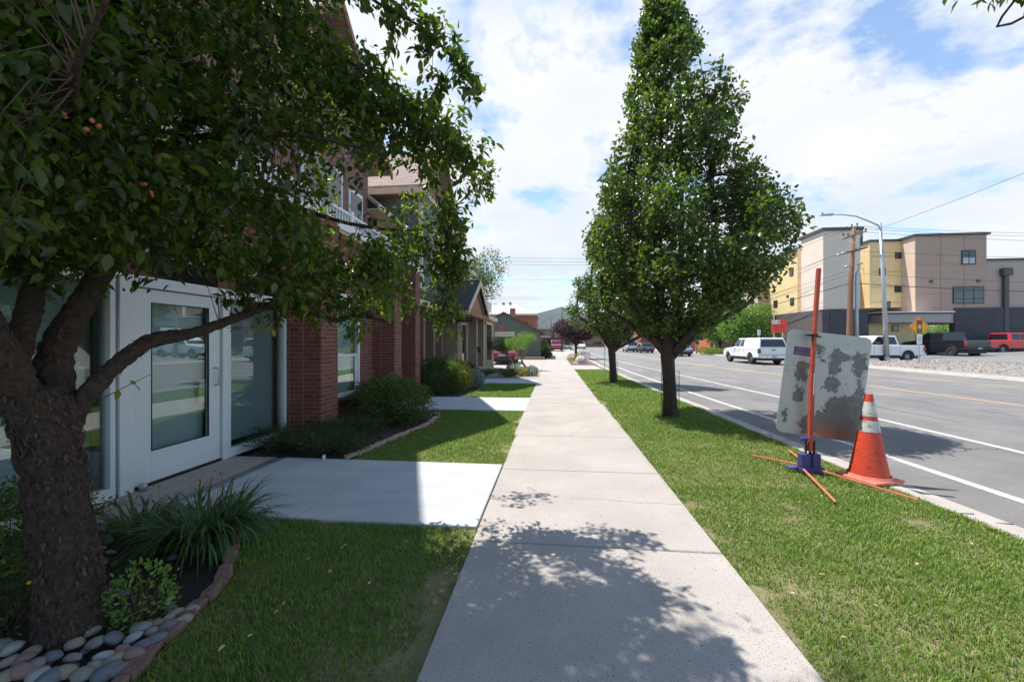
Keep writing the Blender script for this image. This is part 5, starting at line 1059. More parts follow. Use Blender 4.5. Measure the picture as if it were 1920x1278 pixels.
def obwin(px0, px1, py0, py1, Y=None, X=None, split=0, blind=False):
    if Y: x0, x1 = Y*ratio(px0), Y*ratio(px1); xm = (px0+px1)/2; z1, z0 = ZY(xm, py0, Y), ZY(xm, py1, Y); Yf = Y-.02; f = ob('window', M_dark, (x0, x1, Yf-.04, Yf, z0, z1)); boxp('pane', M_win, f, (x0+.07, x1-.07, Yf-.05, Yf-.041, z0+.07, z1-.07))
    else: y0, y1 = YX(px0, X), YX(px1, X); xm = (px0+px1)/2; z1, z0 = ZX(xm, py0, X), ZX(xm, py1, X); Xf = X-.02; f = ob('window', M_dark, (Xf-.04, Xf, min(y0, y1), max(y0, y1), z0, z1)); boxp('pane', M_win, f, (Xf-.05, Xf-.041, min(y0, y1)+.07, max(y0, y1)-.07, z0+.07, z1-.07))
    for i in range(split): x = x0+(x1-x0)*(i+1)/(split+1); boxp('mullion', M_dark, f, (x-.04, x+.04, Yf-.06, Yf-.045, z0, z1))
    if blind: boxp('blind', M_blind, f, (x0+.12, x1-.12, Yf-.056, Yf-.052, z0+.1, z0+(z1-z0)*.48))
obwin(1802, 1829, 469, 496, Y=43.9, split=1, blind=True); obwin(1786, 1844, 537, 569, Y=43.9, split=2)
obwin(1678, 1690, 473, 485, Y=45.5); obwin(1648, 1660, 503, 516, Y=45.5); obwin(1677, 1690, 536, 548, Y=45.5); obwin(1661, 1669, 565, 578, Y=45.5)
obwin(1481, 1488, 502, 517, X=26.0); obwin(1450.5, 1457, 512, 525, X=26.0); obwin(1482, 1489, 558, 572, X=26.0); obwin(1451, 1458, 563, 576, X=26.0); obwin(1475, 1479, 553, 557, X=26.0); obwin(1428, 1437, 519, 536, X=26.0)
obwin(1672, 1684, 609, 621, Y=43.2)
b = MB(); 
for z in np.arange(5.6, 11.5, 1.6): b.box(33.0, 35.9, 45.47, 45.5, z, z+.03)
o = b.build('panel_joints', M_brown, OB); o.location = (-30, -45, 0)
x = 44.1*ratio(1881); ob('downpipe', M_coping, (x-.18, x+.18, 43.75, 44.05, 0, 8.3)); ob('rain_head', M_coping, (x-.38, x+.38, 43.6, 44.05, 8.0, 8.7))
b = MB()
for z in (6.3, 9.2): b.box(35.99, 42.28, 43.885, 43.9, z, z+.025)
for x in (38.2, 40.3): b.box(x, x+.025, 43.886, 43.9, 3.4, 12.0)
o = b.build('control_joints', M_brown, OB); o.location = (-30, -45, 0)
for x, z in ((37.2, 7.4), (41.4, 7.4), (46.5, 6.2)): ob('wall_vent', M_coping, (x, x+.3, 43.82 if x < 42 else 44.02, 43.9 if x < 42 else 44.1, z, z+.25))
# building far right side pieces seen through the gap
# --- red brick shop with beige bay, stone wall, monument sign
RB_ = empty('brick_office', (21.5, 62, 0), 0, 'beige and red brick building half hidden behind the bright green trees', 'building')
x0 = 24.0
boxp('wall', M_cream, RB_, (1.6, 6, -1.5, 8, 0, 6)); boxp('red_pillar', mat('red_stucco', (.50, .13, .07), .9), RB_, (.9, 1.6, -1.8, 8, 0, 6.4)); boxp('window', M_win, RB_, (2.3, 3.0, -1.56, -1.5, 2, 4.3)); boxp('roof', M_coping, RB_, (.7, 6.2, -2, 8.2, 6.4, 6.6))
tag(boxp('stone_wall', mat('stone_block', (.30, .25, .24), .9, (.2, .17, .165), 4, bump=.6), None, (22.5, 27.5, 58.8, 59.2, 0, 1.75), bevel=.03), 'low rough stone wall behind the planting across the road', 'wall')
T = empty('monument_sign', (*PD(1306, 650, 52)[:2], 0), 0, 'dark double panel business sign on a post across the road', 'sign'); boxp('panel', M_coping, T, (-.75, .75, -.1, .1, 1.7, 3.9), bevel=.03); boxp('post', M_steel, T, (-.1, .1, -.06, .06, 0, 1.7)); boxp('emblem', mat('sign_red', (.4, .06, .05), .6), T, (-.35, .25, -.115, -.102, 3.0, 3.4)); boxp('caption_bar', M_white, T, (-.45, .45, -.112, -.102, 2.55, 2.63))
for i, px in enumerate((1195, 1225)):
    p = PD(px, 650, 105-12*i); T = empty('shop_building', (p.x, p.y, -.1), 0, ['small reddish shop building far up the road at the left of the pear trunk', 'maroon roofed shop building with pink awning far up the road behind the pear trunk'][i], 'building')
    boxp('wall', M_brickf if i else M_tansid, T, (-3, 4, 0, 8, 0, 3.4)); boxp('awning', mat('awning'+str(i), (.5, .12, .16) if i else (.4, .3, .25), .8), T, (-3, 4, -1.2, 0, 2.2, 2.5)); b = MB(); b.prism([(-3.4, -.5, 3.4), (4.4, -.5, 3.4), (2.8, 4, 5.2), (-2, 4, 5.2)], (0, .0, .3)); b.build('roof', mat('maroon_roof'+str(i), (.22, .07, .09), .8), T)
b = MB(); b.box(3.5, 9, 0, .1, .4, 2.0)

# --- vehicles
M_tyre = mat('tyre', (.018, .018, .019), .85, (.03, .028, .026), 20); M_rim = mat('wheel_rim', (.30, .31, .32), .35, metal=.9); M_plast = mat('black_trim', (.02, .02, .022), .6); M_autog = mat('car_glass', (.012, .015, .018), .04, spec=.9); M_chrome = mat('chrome', (.55, .56, .58), .15, metal=1); M_tail = mat('tail_light', (.38, .02, .02), .2, coat=1); M_plate = mat('number_plate', (.35, .40, .42), .5)
PAINT = {}
def paint(nm, c):
    if nm not in PAINT: PAINT[nm] = mat('paint_'+nm, c, .32, tuple(k*.96 for k in c), 1, coat=.8, spec=.5)
    return PAINT[nm]
def wheel(T, x, y, r, w_, out):
    b = MB(); n = 24; prof = [(r*.60, -w_/2), (r*.93, -w_/2), (r, -w_*.36), (r, w_*.36), (r*.93, w_/2), (r*.60, w_/2)]
    vs = [(x+a, y+q*math.cos(2*math.pi*k/n), r+q*math.sin(2*math.pi*k/n)) for q, a in prof for k in range(n)]; b.add(vs, [(i*n+k, i*n+(k+1) % n, (i+1)*n+(k+1) % n, (i+1)*n+k) for i in range(5) for k in range(n)])
    t = b.build('wheel', M_tyre, T, smooth=True); b = MB(); xo = x+out*w_*.30
    b.tube([(x-out*w_*.4, y, r), (xo-out*.03, y, r)], r*.60, 24); 
    rm = b.build('rim_well', M_plast, t); b = MB()
    for k in range(6):
        a = 2*math.pi*k/6; p = Vector((xo, y+r*.58*math.cos(a), r+r*.58*math.sin(a))); c = Vector((xo, y, r)); s = Vector((0, -math.sin(a), math.cos(a)))*r*.09; o_ = Vector((out*.02, 0, 0)); b.quad(c-s+o_, c+s+o_, p+s, p-s)
    b.tube([(xo-.0, y, r), (xo+out*.035, y, r)], r*.15, 12); b.tube([(xo+.001*k, y+r*.57*math.cos(2*math.pi*k/24), r+r*.57*math.sin(2*math.pi*k/24)) for k in range(25)], r*.045, 6, caps=False); b.build('rim', M_rim, t)
def arched(x_, pts, wheels, r):   # side outline (y,z) with wheel arches cut from the sill line; pts starts rear-bottom, ends front-bottom
    zs = pts[0][1]; out = list(pts)
    for wy in sorted(wheels, reverse=True):   # walk back along the sill from the front
        h_ = math.sqrt(max(0, (r*1.17)**2-(zs-r)**2)) ; a0 = math.atan2(zs-r, h_); a1 = math.pi-a0
        for i in range(13): a = a0+(a1-a0)*i/12; out.append((wy+r*1.17*math.cos(a), r+r*1.17*math.sin(a)))
    return out
def shell(mb, outline, w0, w1, x_=0, cx=0):   # extrude outline across the width
    n = len(outline); vs = [(-w0/2, y, z) for y, z in outline]+[(w0/2, y, z) for y, z in outline]; mb.add(vs, [tuple(range(n-1, -1, -1)), tuple(range(n, 2*n))]+[(i, (i+1) % n, n+(i+1) % n, n+i) for i in range(n)])
def hull(mb, bot, top, z0, z1, wb, wt):   # greenhouse: bot=(y0,y1) top=(y0,y1)
    mb.add([(-wb/2, bot[0], z0), (wb/2, bot[0], z0), (wb/2, bot[1], z0), (-wb/2, bot[1], z0), (-wt/2, top[0], z1), (wt/2, top[0], z1), (wt/2, top[1], z1), (-wt/2, top[1], z1)], [(0, 3, 2, 1), (4, 5, 6, 7), (0, 1, 5, 4), (1, 2, 6, 5), (2, 3, 7, 6), (3, 0, 4, 7)])
def sidewin(T, ya, yb, yc, yd, z0, z1, zb, zt, wb, wt, nm='side_window'):
    """window quad on both sides of a greenhouse: bottom ya..yb at z0, top yc..yd at z1"""
    for s in (-1, 1):
        xf = lambda z: s*((wb+(wt-wb)*(z-zb)/(zt-zb))/2+.006); b = MB(); q = [(xf(z0), ya, z0), (xf(z0), yb, z0), (xf(z1), yd, z1), (xf(z1), yc, z1)]
        b.prism(q, (-s*.01, 0, 0)); b.build(nm, M_autog, T)
def pickup(loc, rz, col, label, topper=False, lift=0.0, blackrims=False, group='parked and passing pickup trucks', length=5.8, cabend=2.1, tail=None):
    """y=0 rear bumper, y=length nose, heading +y"""
    T = empty('pickup_truck', loc, rz, label, 'pickup truck', group); m = paint(*col); L_ = length; r = .40+lift*.12; w_ = 1.98; zs = .50+lift*.5; zb = 1.22+lift*.6; wy = (1.22, L_-1.0)
    H_ = 1.90+lift*.6
    ol = [(.05, zs), (.02, zs+.25), (.05, zb-.02), (.10, zb), (L_-1.75, zb), (L_-1.55, zb-.02), (L_-.5, zb-.10), (L_-.12, zb-.2), (L_, zs+.35), (L_-.02, zs)]
    b = MB(); shell(b, arched(0, ol, wy, r+.03), w_, w_); b.build('body', m, T, bevel=.045, seg=3, smooth=False)
    b = MB(); b.box(-w_/2+.12, w_/2-.12, .3, L_-.3, r*.75, zs+.3); b.box(-.7, .7, .05, .5, zs-.12, zs+.1); b.build('chassis', M_plast, T)
    c0, c1 = cabend, L_-1.55; b = MB(); hull(b, (c0, c1), (c0+.12, c1-.78), zb-.02, H_, w_-.10, w_-.46); b.build('cab', m, T, bevel=.05, seg=3)
    wb, wt = w_-.10, w_-.46; z0, z1 = zb+.07, H_-.09; ym = (c0+c1-.5)/2
    sidewin(T, c0+.18, ym-.05, c0+.26, ym-.05, z0, z1, zb, H_, wb, wt); sidewin(T, ym+.04, c1-.16, ym+.04, c1-.74, z0, z1, zb, H_, wb, wt)
    b = MB(); f = lambda t: c0+.12*t-.008; b.quad((-.72, f(.15), z0), (.72, f(.15), z0), (.62, f(.88), z1), (-.62, f(.88), z1)); b.build('rear_window', M_autog, T)
    b = MB(); g = lambda t: c1-.78*t+.01; b.quad((-.82, g(.12), z0), (.82, g(.12), z0), (.70, g(.9), z1), (-.70, g(.9), z1)); b.build('windscreen', M_autog, T)
    if topper:
        b = MB(); hull(b, (.06, c0+.02), (.30, c0+.02), zb, H_+.02, w_-.10, w_-.36); b.build('bed_cap', m, T, bevel=.05, seg=3)
        b = MB(); b.prism([(-.84, .075, zb+.06), (.84, .075, zb+.06), (.72, .262, H_-.10), (-.72, .262, H_-.10)], (0, -.03, 0)); b.build('cap_window', M_autog, T)
    else:
        b = MB(); b.box(-w_/2+.10, w_/2-.10, .14, c0-.05, zb+.0, zb+.004); b.build('bed_floor', M_plast, T)
    b = MB(); b.box(-w_/2+.02, w_/2-.02, -.10, .10, zs-.02, zs+.17); b.build('bumper', M_chrome if not blackrims else M_plast, T, bevel=.02)
    b = MB(); b.box(-.80, .80, .012, .022, zs+.27, zb-.05); b.build('tailgate', m, T, bevel=.006); b = MB(); b.box(-.13, .13, -.004, .013, zb-.2, zb-.14); b.build('tailgate_handle', M_plast, T)
    b = MB(); b.box(-.16, .16, -.115, -.10, zs+.02, zs+.15); b.build('number_plate', M_plate, T)
    for s in (-1, 1):
        b = MB(); b.box(s*(w_/2-.15), s*(w_/2+.008), -.008, .16, zb-.42, zb-.08); b.build('tail_light', M_tail if not topper else mat_tail(), T, bevel=.01)
        b = MB(); b.box(s*(w_/2+.02), s*(w_/2+.24), c1-.62, c1-.52, zb+.02, zb+.24); b.build('wing_mirror', M_plast, T, bevel=.02)
        for yy in (ym-.28, c0+.25 if not topper else ym+.7): b = MB(); b.box(s*(w_/2-.002), s*(w_/2+.025), yy, yy+.2, zb-.19, zb-.15); b.build('door_handle', M_plast if blackrims else m, T)
        for yy in (c0+.03, ym, c1-.35): b = MB(); b.box(s*(w_/2-.01), s*(w_/2+.003), yy, yy+.012, zs+.06, zb-.01); b.build('door_gap', M_plast, T)
        b = MB(); b.box(s*(w_/2-.22), s*(w_/2-.02), L_-.16, L_-.0, zb-.38, zb-.22); b.build('headlight', M_chrome, T, bevel=.01)
        b = MB(); b.box(s*(w_/2-.1), s*(w_/2+.04), 2.0, L_-1.7, zs-.10, zs-.05); b.build('side_step', M_plast, T)
        for q in wy:
            wheel(T, s*(w_/2-.14), q, r, .26, s); b = MB(); b.tube([(s*(w_/2+.0), q+(r*1.22+.02)*math.cos(a), r+(r*1.22+.02)*math.sin(a)) for a in np.linspace(.05, math.pi-.05, 15)], .035, 6); b.build('wheel_arch', m if not blackrims else M_plast, T, smooth=True)
    return T
def mat_tail():
    if 'tail_dark' not in MATS: mat('tail_dark', (.06, .02, .022), .2, coat=1)
    return MATS['tail_dark']
def sedan(loc, rz, col, label, suv=False, group='cars on the road', cat='car', name='parked_car'):
    T = empty(name, loc, rz, label, cat, group); m = paint(*col); L_ = 4.6; r = .34; w_ = 1.80; zs = .32; zb = .92 if not suv else 1.0; H_ = 1.45 if not suv else 1.72
    ol = [(.05, zs), (0, zs+.25), (.06, zb-.1), (.3, zb), (3.3, zb), (4.2, zb-.16), (4.55, zb-.34), (4.6, zs+.15), (4.55, zs)]
    b = MB(); shell(b, arched(0, ol, (.95, 3.7), r+.02), w_, w_); b.build('body', m, T, bevel=.06, seg=3); b = MB(); b.box(-w_/2+.12, w_/2-.12, .3, 4.3, .2, .6); b.build('chassis', M_plast, T)
    rb = (.35, .95) if not suv else (.12, .32); b = MB(); hull(b, (rb[0], 3.35), (rb[1], 2.35), zb-.02, H_, w_-.08, w_-.46); b.build('cabin', m, T, bevel=.05, seg=3)
    sidewin(T, rb[0]+.35, 1.95, rb[1]+.12, 1.9, zb+.05, H_-.08, zb, H_, w_-.08, w_-.46); sidewin(T, 2.0, 3.05, 1.97, 2.3, zb+.05, H_-.08, zb, H_, w_-.08, w_-.46)
    k = lambda t: rb[0]+(rb[1]-rb[0])*t-.012; b = MB(); b.quad((-.68, k(.12), zb+.06), (.68, k(.12), zb+.06), (.58, k(.88), H_-.07), (-.58, k(.88), H_-.07)); b.build('rear_window', M_autog, T)
    k = lambda t: 3.35-1.0*t+.012; b = MB(); b.quad((-.72, k(.1), zb+.04), (.72, k(.1), zb+.04), (.6, k(.9), H_-.05), (-.6, k(.9), H_-.05)); b.build('windscreen', M_autog, T)
    b = MB(); b.box(-w_/2+.04, w_/2-.04, -.05, .08, zs-.02, zs+.22); b.build('bumper', M_plast, T, bevel=.03); b = MB(); b.box(-.25, .25, -.02, .03, zb-.33, zb-.2); b.build('number_plate', M_plate, T)
    for s in (-1, 1):
        b = MB(); b.box(s*(w_/2-.32), s*(w_/2-.02), -.012, .10, zb-.34, zb-.16); b.build('tail_light', M_tail, T, bevel=.01); b = MB(); b.box(s*(w_/2-.35), s*(w_/2-.05), 4.48, 4.60, zb-.40, zb-.28); b.build('headlight', M_chrome, T, bevel=.01)
        for q in (.95, 3.7): wheel(T, s*(w_/2-.11), q, r, .2, s)
    return T
WH = ('white', (.72, .73, .74)); BK = ('black', (.012, .013, .017)); RD = ('red', (.62, .018, .03)); SB = ('steel_blue', (.16, .24, .30)); SV = ('silver', (.55, .57, .60)); DK = ('dark_green', (.03, .035, .035)); MR = ('maroon', (.22, .012, .025))
RED_ = (RD[0], RD[1])
pickup((15.25, 29.6, RZ), R(0), WH, 'white pickup with a matching bed cap driving away up the road', topper=True, length=5.85, cabend=2.2)
p = PD(1709, 671, 29.3); pickup((p.x, p.y, .06), R(90)+YAW, WH, 'white pickup parked behind the lamp post, its nose hidden by the sign', length=5.5, cabend=1.75)
p = PD(1838, 668, 32.2); pickup((p.x-.1, p.y, .25), R(1.0), BK, 'black lifted pickup parked beside the red one in the lot', lift=.32, blackrims=True, length=5.9, cabend=1.85)
p = PD(1872, 660, 37.0); pickup((p.x-1.95*C_, p.y-1.95*S_, .44), R(-90)+YAW, RD, 'bright red crew cab pickup at the right edge of the parking lot', length=5.9, cabend=1.9)
p = PD(1284, 668, 44); sedan((p.x, p.y, RZ), 0, SB, 'steel blue car driving away behind the trunk of the tall pear tree', name='moving_car')
p = PD(1187, 659, 62); sedan((p.x, p.y, RZ), 0, SV, 'silver hatchback far up the road left of the pear tree fork', suv=True, name='moving_car')
p = PD(1207, 661, 57); sedan((p.x+.6, p.y, RZ), 0, DK, 'dark car partly hidden behind the low pear branches', name='moving_car')
p = PD(1088, 655, 95); sedan((p.x, p.y, RZ), R(180), SV, 'silver car coming down the road beyond the plum tree', suv=True, name='moving_car'); p = PD(1063, 657, 88); sedan((p.x, p.y, RZ), R(180), WH, 'white car coming down the road left of the plum trunk', name='moving_car')
p = PD(938, 682, 26.6); sedan((p.x+.1, p.y, -.01), R(2), MR, 'maroon car parked beside the end of the tan brick house', cat='car'); p = PD(1043, 661, 70); pickup((p.x, p.y, -.02), R(180), MR, 'dark maroon pickup parked at the far end of the sidewalk', length=5.5)

# --- street furniture across the road
def tubeobj(nm, pts, r, m, T, n=10, smooth=True): b = MB(); b.tube(pts, r, n); return b.build(nm, m, T, smooth=smooth)
p = PD(1663, 677, 28.2); LT = empty('street_lamp', (p.x, p.y, p.z), YAW, 'tall galvanised street lamp with long curved arm on the gravel island', 'street lamp')
k = 28.2/F_; q = lambda px, py: ((px-1663)*k, 0, (677-py)*k)
tubeobj('pole', [q(1663, 677), q(1657, 540), q(1650, 418)], [.155, .12, .09], M_steel, LT, 14); tubeobj('arm', [q(1650, 424), q(1632, 416), q(1605, 405.5), (q(1582, 402.5)), q(1560, 402.5)], [.055, .05, .045, .04, .04], M_steel, LT)
b = MB(); a = q(1536, 404); c = q(1562, 402); b.add([(a[0], -.12, a[2]-.02), (c[0], -.09, c[2]-.08), (c[0], .09, c[2]-.08), (a[0], .12, a[2]-.02), (a[0]+.05, -.1, a[2]+.06), (c[0], -.07, c[2]+.08), (c[0], .07, c[2]+.08), (a[0]+.05, .1, a[2]+.06)], [(0, 3, 2, 1), (4, 5, 6, 7), (0, 1, 5, 4), (1, 2, 6, 5), (2, 3, 7, 6), (3, 0, 4, 7)]); b.build('lamp_head', M_steel, LT, bevel=.02)
b = MB(); b.lathe([(.05, 0), (.05, .07), (.02, .09)], 10, (q(1542, 400)[0], 0, q(1542, 401)[2])); b.build('photocell', M_dark, LT); b = MB(); b.lathe([(.28, 0), (.28, .04), (.17, .05), (.17, .3)], 14); b.build('base_plate', M_steel, LT)
for yy in (480, 566): b = MB(); z = q(1655, yy)[2]; xx = q(1654 if yy < 500 else 1659, yy)[0]; b.lathe([(.14, 0), (.14, .08)], 12, (xx, 0, z)); b.box(xx-.35, xx, -.03, .03, z+.02, z+.06); b.build('bracket', M_steel, LT)
p = PD(1723.5, 679, 24.3); DS = empty('warning_sign', (p.x, p.y, p.z), YAW+R(2), 'amber diamond signal ahead sign on a steel post on the gravel island', 'traffic sign'); kk = 24.3/F_
M_amber = mat('sign_amber', (.78, .34, .02), .5, (.72, .30, .02), 3); M_sr = mat('signal_red', (.30, .015, .02), .5); M_sg = mat('signal_green', (.02, .19, .13), .5); M_sa = mat('signal_amber', (.80, .42, .08), .5)
boxp('post', M_steel, DS, (-.03, .03, .0, .05, -.1, 79*kk)); zc = (679-612.5)*kk; hd = 20.5*kk
b = MB(); b.prism([(0, -.012, zc+hd), (-hd, -.012, zc), (0, -.012, zc-hd), (hd, -.012, zc)], (0, .008, 0)); b.build('panel', M_amber, DS, bevel=.003)
b = MB(); 
for s in (1, -1):
    for t in (1, -1): b.quad((0, -.016, zc+s*hd*.93), (t*hd*.93, -.016, zc), (t*hd*.90, -.016, zc), (0, -.016, zc+s*hd*.90))
b.build('border', M_dark, DS); boxp('signal_symbol', mat('symbol_brown', (.16, .07, .01), .6), DS, (-hd*.25, hd*.25, -.020, -.017, zc-hd*.60, zc+hd*.60))
for mm, dz in ((M_sr, .40), (M_sa, 0), (M_sg, -.40)): b = MB(); b.add([(hd*.20*math.cos(2*math.pi*i/20), -.024, zc+hd*dz+hd*.20*math.sin(2*math.pi*i/20)) for i in range(20)], [tuple(range(19, -1, -1))]); b.build('signal_disc', mm, DS)
zc2 = (679-636)*kk; boxp('small_panel', M_white, DS, (-.17, .17, -.018, -.012, zc2-.29, zc2+.29), bevel=.002)
b = MB(); n = 24; b.add([(r_*math.cos(2*math.pi*i/n), -.021, zc2+.06+r_*math.sin(2*math.pi*i/n)) for r_ in (.125, .10) for i in range(n)], [(i, (i+1) % n, n+(i+1) % n, n+i) for i in range(n)]); b.box(-.035, .035, -.023, -.021, zc2+.045, zc2+.07); bar(b, (-.08, -.022, zc2-.02), (.08, -.022, zc2+.14), .008, .001); b.build('prohibition_mark', mat('sign_red2', (.45, .05, .05), .5), DS)
b = MB(); b.box(-.10, .10, -.021, -.019, zc2-.13, zc2-.115); b.box(-.08, .08, -.021, -.019, zc2-.18, zc2-.165); b.build('caption', M_coping, DS)
p = PD(1461, 640, 36); OS = empty('roadwork_sign', (p.x, p.y, 0), YAW+R(-3), 'orange project information board on posts behind the white capped pickup', 'sign'); kk = 36/F_; zz = lambda y: HH+kk*(HY-y)
M_so = mat('sign_orange', (.80, .07, .025), .5, (.72, .06, .02), 4); b = MB(); b.box(-14.5*kk, 14.5*kk, 0, .03, zz(623.5), zz(598.5)); b.build('panel', M_so, OS, bevel=.02)
boxp('post', M_trim, OS, (-9.2*kk, -8.2*kk, .03, .08, 0, zz(589))); boxp('post', M_trim, OS, (6.5*kk, 7.5*kk, .03, .08, 0, zz(600)))
boxp('logo_panel', M_white, OS, (-13*kk, 1*kk, -.006, -.002, zz(607), zz(600.2))); b = MB(); c = zz(603.6); bar(b, (-2.2*kk, -.01, c-2*kk), (-1.0*kk, -.01, c+2.4*kk), .035, .002); bar(b, (-5*kk, -.01, c-.9*kk), (-.4*kk, -.01, c-1.2*kk), .035, .002); b.build('logo_mark', mat('logo_navy', (.02, .02, .10), .5), OS)
boxp('logo_panel_tint', mat('logo_tint', (.45, .52, .62), .5), OS, (-12*kk, -5.4*kk, -.009, -.007, zz(605.5), zz(601.8)))
b = MB(); mred = mat('sign_lettering', (.42, .02, .01), .5)
for yy, segs in ((610, [(-12.5, -8.5), (-7.5, -3.2), (-.5, 3.5), (4.4, 10.5)]), (614.2, [(-11.5, -9.8), (-7.5, -2.8), (-1.5, 2.5), (4, 10)]), (618.5, [(-8, -1.5), (3.5, 6.2), (7.5, 10.5)])):
    for a, c in segs:
        x = a
        while x < c: b.box(x*kk, (x+.75)*kk, -.005, -.002, zz(yy+.95), zz(yy-.95)); x += 1.05
b.build('lettering', mred, OS)
p = PD(1423, 640, 40); WSn = empty('small_sign', (p.x, p.y, 0), YAW, 'small white sign on a post in front of the bright green tree', 'sign'); kk = 40/F_; boxp('panel', M_white, WSn, (-.16, .16, -.02, 0, HH+12*kk, HH+22.5*kk)); boxp('post', M_steel, WSn, (-.03, .03, 0, .04, 0, HH+20*kk))
# utility pole with cross arms
dP = 34.0; p = PD(1592, 650, dP); kk = dP/F_; UP = empty('utility_pole', (p.x, p.y, 0), YAW, 'weathered wooden utility pole with crossarms in front of the cream building', 'utility pole'); M_pole = mat('pole_wood', (.26, .13, .075), .9, (.18, .09, .055), 3, bump=.6, bscale=20, stretch=(6, 6, .5)); M_poleg = mat('arm_wood', (.34, .25, .2), .9)
q = lambda px, py, y=0: ((px-1592)*kk, y, HH+kk*(HY-py))
tubeobj('pole', [(-.02, 0, -.2), q(1593, 625), q(1595, 530), q(1601, 428)], [.24, .22, .19, .14], M_pole, UP, 14)
for nm, a, c in (('crossarm', (1578, 449), (1613, 434)), ('crossarm', (1582, 448), (1622, 434)), ('crossarm', (1568, 479), (1598, 471)), ('crossarm', (1601, 471), (1624, 464))): b = MB(); bar(b, q(*a, -.12), q(*c, -.12), .06, .06); b.build(nm, M_poleg if a[1] < 460 else M_dark, UP)
for a, c in (((1584, 449), (1597, 456)), ((1614, 440), (1600, 456))): b = MB(); bar(b, q(*a, -.13), q(*c, -.13), .02, .01); b.build('brace', M_white, UP)
for px, py in ((1595, 426), (1605, 424), (1612, 433), (1621, 434), (1579, 443), (1588, 443)): b = MB(); b.lathe([(.03, -.05), (.03, .08), (.08, .1), (.05, .16), (.07, .19), (.03, .24)], 8, q(px, py, -.12)); b.build('insulator', M_coping, UP, smooth=True)
for px, py in ((1571, 478), (1580, 475), (1607, 467), (1586, 500), (1610, 496)): b = MB(); a = q(px, py, -.15); b.tube([(a[0]-.2, a[1], a[2]-.05), (a[0]+.2, a[1], a[2]+.08)], [.09, .06], 8); b.build('cutout', M_steel, UP, smooth=True)
tubeobj('conduit', [(q(1606, 600)[0], -.1, 0), q(1604.5, 600, -.1), q(1604.5, 515, -.1), q(1610, 500, -.1), q(1617, 505, -.1), q(1616, 513, -.1), q(1606, 518, -.1)], [.13, .13, .12, .03, .025, .025, .025], M_steel, UP, 8)
# wires
def wire(p0, p1, sag, r, label, nm='power_line', n=16, T=None):
    a, c = Vector(p0), Vector(p1); pts = [a+(c-a)*i/n-Vector((0, 0, 4*sag*(i/n)*(1-i/n))) for i in range(n+1)]; b = MB(); b.tube(pts, r, 5); o = b.build(nm, M_dark, T, uv=False); 
    return tag(o, label, 'power line', 'overhead wires')
for py0, py1, d1, what in ((424, 429, 36, 'topmost'), (428, 437, 36, 'second'), (434, 448, 36, 'third'), (470, 474, 36, 'fourth'), (512, 526, 36, 'fifth'), (531, 541, 36, 'thick lowest')):
    wire(PD(1602, py0, dP), PD(2300, py1+8, d1+3), .35, .014 if what != 'thick lowest' else .03, f'{what} overhead wire running right from the utility pole'); 
for py0, py1, what in ((424, 481, 'topmost'), (430, 487, 'second'), (470, 524, 'third'), (508, 540, 'fourth'), (515, 552, 'fifth'), (532, 556, 'thick lowest')):
    wire(PD(1590, py0, dP), PD(1218, py1+62, 92), .7, .014 if what != 'thick lowest' else .03, f'{what} overhead wire running up the road from the utility pole')
wire(PD(1640, 431, 33), PD(2150, 225, 24), .25, .018, 'single wire climbing steeply to the upper right corner')
for i, (y, dd) in enumerate(((481, 50), (487, 50), (493, 50), (524, 62), (555, 62), (559, 64), (571.5, 66), (574, 66))):
    wire(PD(700, y-4, dd), PD(1330, y+2-(4 if i == 3 else 0), dd+4), .3, .014, ['highest thin wire crossing the sky over the road', 'second thin wire crossing the sky over the road', 'third thin wire crossing the sky over the road', 'lone thin wire slanting across the sky mid height', 'upper wire of the low pair above the brick hotel roof', 'lower wire of the low pair above the brick hotel roof', 'upper wire passing just over the light metal roof', 'lowest wire passing just over the light metal roof'][i])
def simplepole(px, top, base, d, wd, label, arm=None, m=M_dark):
    p = PD(px, 650, d); kk = d/F_; T = empty('street_pole', (p.x, p.y, -.1), YAW, label, 'pole'); b = MB(); b.tube([(0, 0, 0), (0, 0, HH+kk*(HY-top)+.1)], [wd, wd*.7], 8); b.build('pole', m, T, smooth=True)
    if arm: b = MB(); b.tube([(0, 0, HH+kk*(HY-arm[1])), (arm[0]*kk, 0, HH+kk*(HY-arm[1]+1.5))], wd*.4, 6); b.build('arm', m, T)
simplepole(1053.5, 577, 662, 62, .12, 'tall dark pole rising behind the plum tree', (10, 580)); simplepole(1033, 594, 662, 56, .07, 'dark pole beside the far end of the sidewalk'); simplepole(1027.5, 617, 660, 45, .05, 'slim dark post at the corner of the green shed', (-3, 613)); simplepole(1037.5, 605, 640, 75, .25, 'short thick dark pole far down the sidewalk')
simplepole(1084, 655, 665, 52, .12, 'short white bollard post beside the plum trunk', None, M_white)

# --- buildings beyond the driveway
SH = empty('green_shed', (-3.2, 35.6, 0), 0, 'low dark green board shed with a rusty red gable roof edge', 'shed'); xa, xb = 35.6*ratio(926)+3.2, 35.6*ratio(1013)+3.2; xp = 35.6*ratio(945)+3.2; za = ZY(945, 587, 35.6)
ze1 = ZY(1013, 622, 35.6); ze0 = za-(za-ze1)*(xp-(xa-2))/(xb-xp)
b = MB(); b.prism([(xa-4, 0, -.1), (xb, 0, -.1), (xb, 0, ze1), (xp, 0, za), (xa-4, 0, za-(za-ze1)*(xp-xa+4)/(xb-xp))], (0, 9, 0)); b.build('wall', M_shed, SH)
b = MB(); dx = .35; sl_ = (za-ze1)/(xb-xp)
for s, xe in ((1, xb+dx), (-1, xa-4.3)):
    ze = za-abs(xe-xp)*sl_; b.prism([(xp, -.25, za+.14), (xe, -.25, ze+.14), (xe, -.25, ze+.02), (xp, -.25, za+.02)], (0, 9.5, 0))
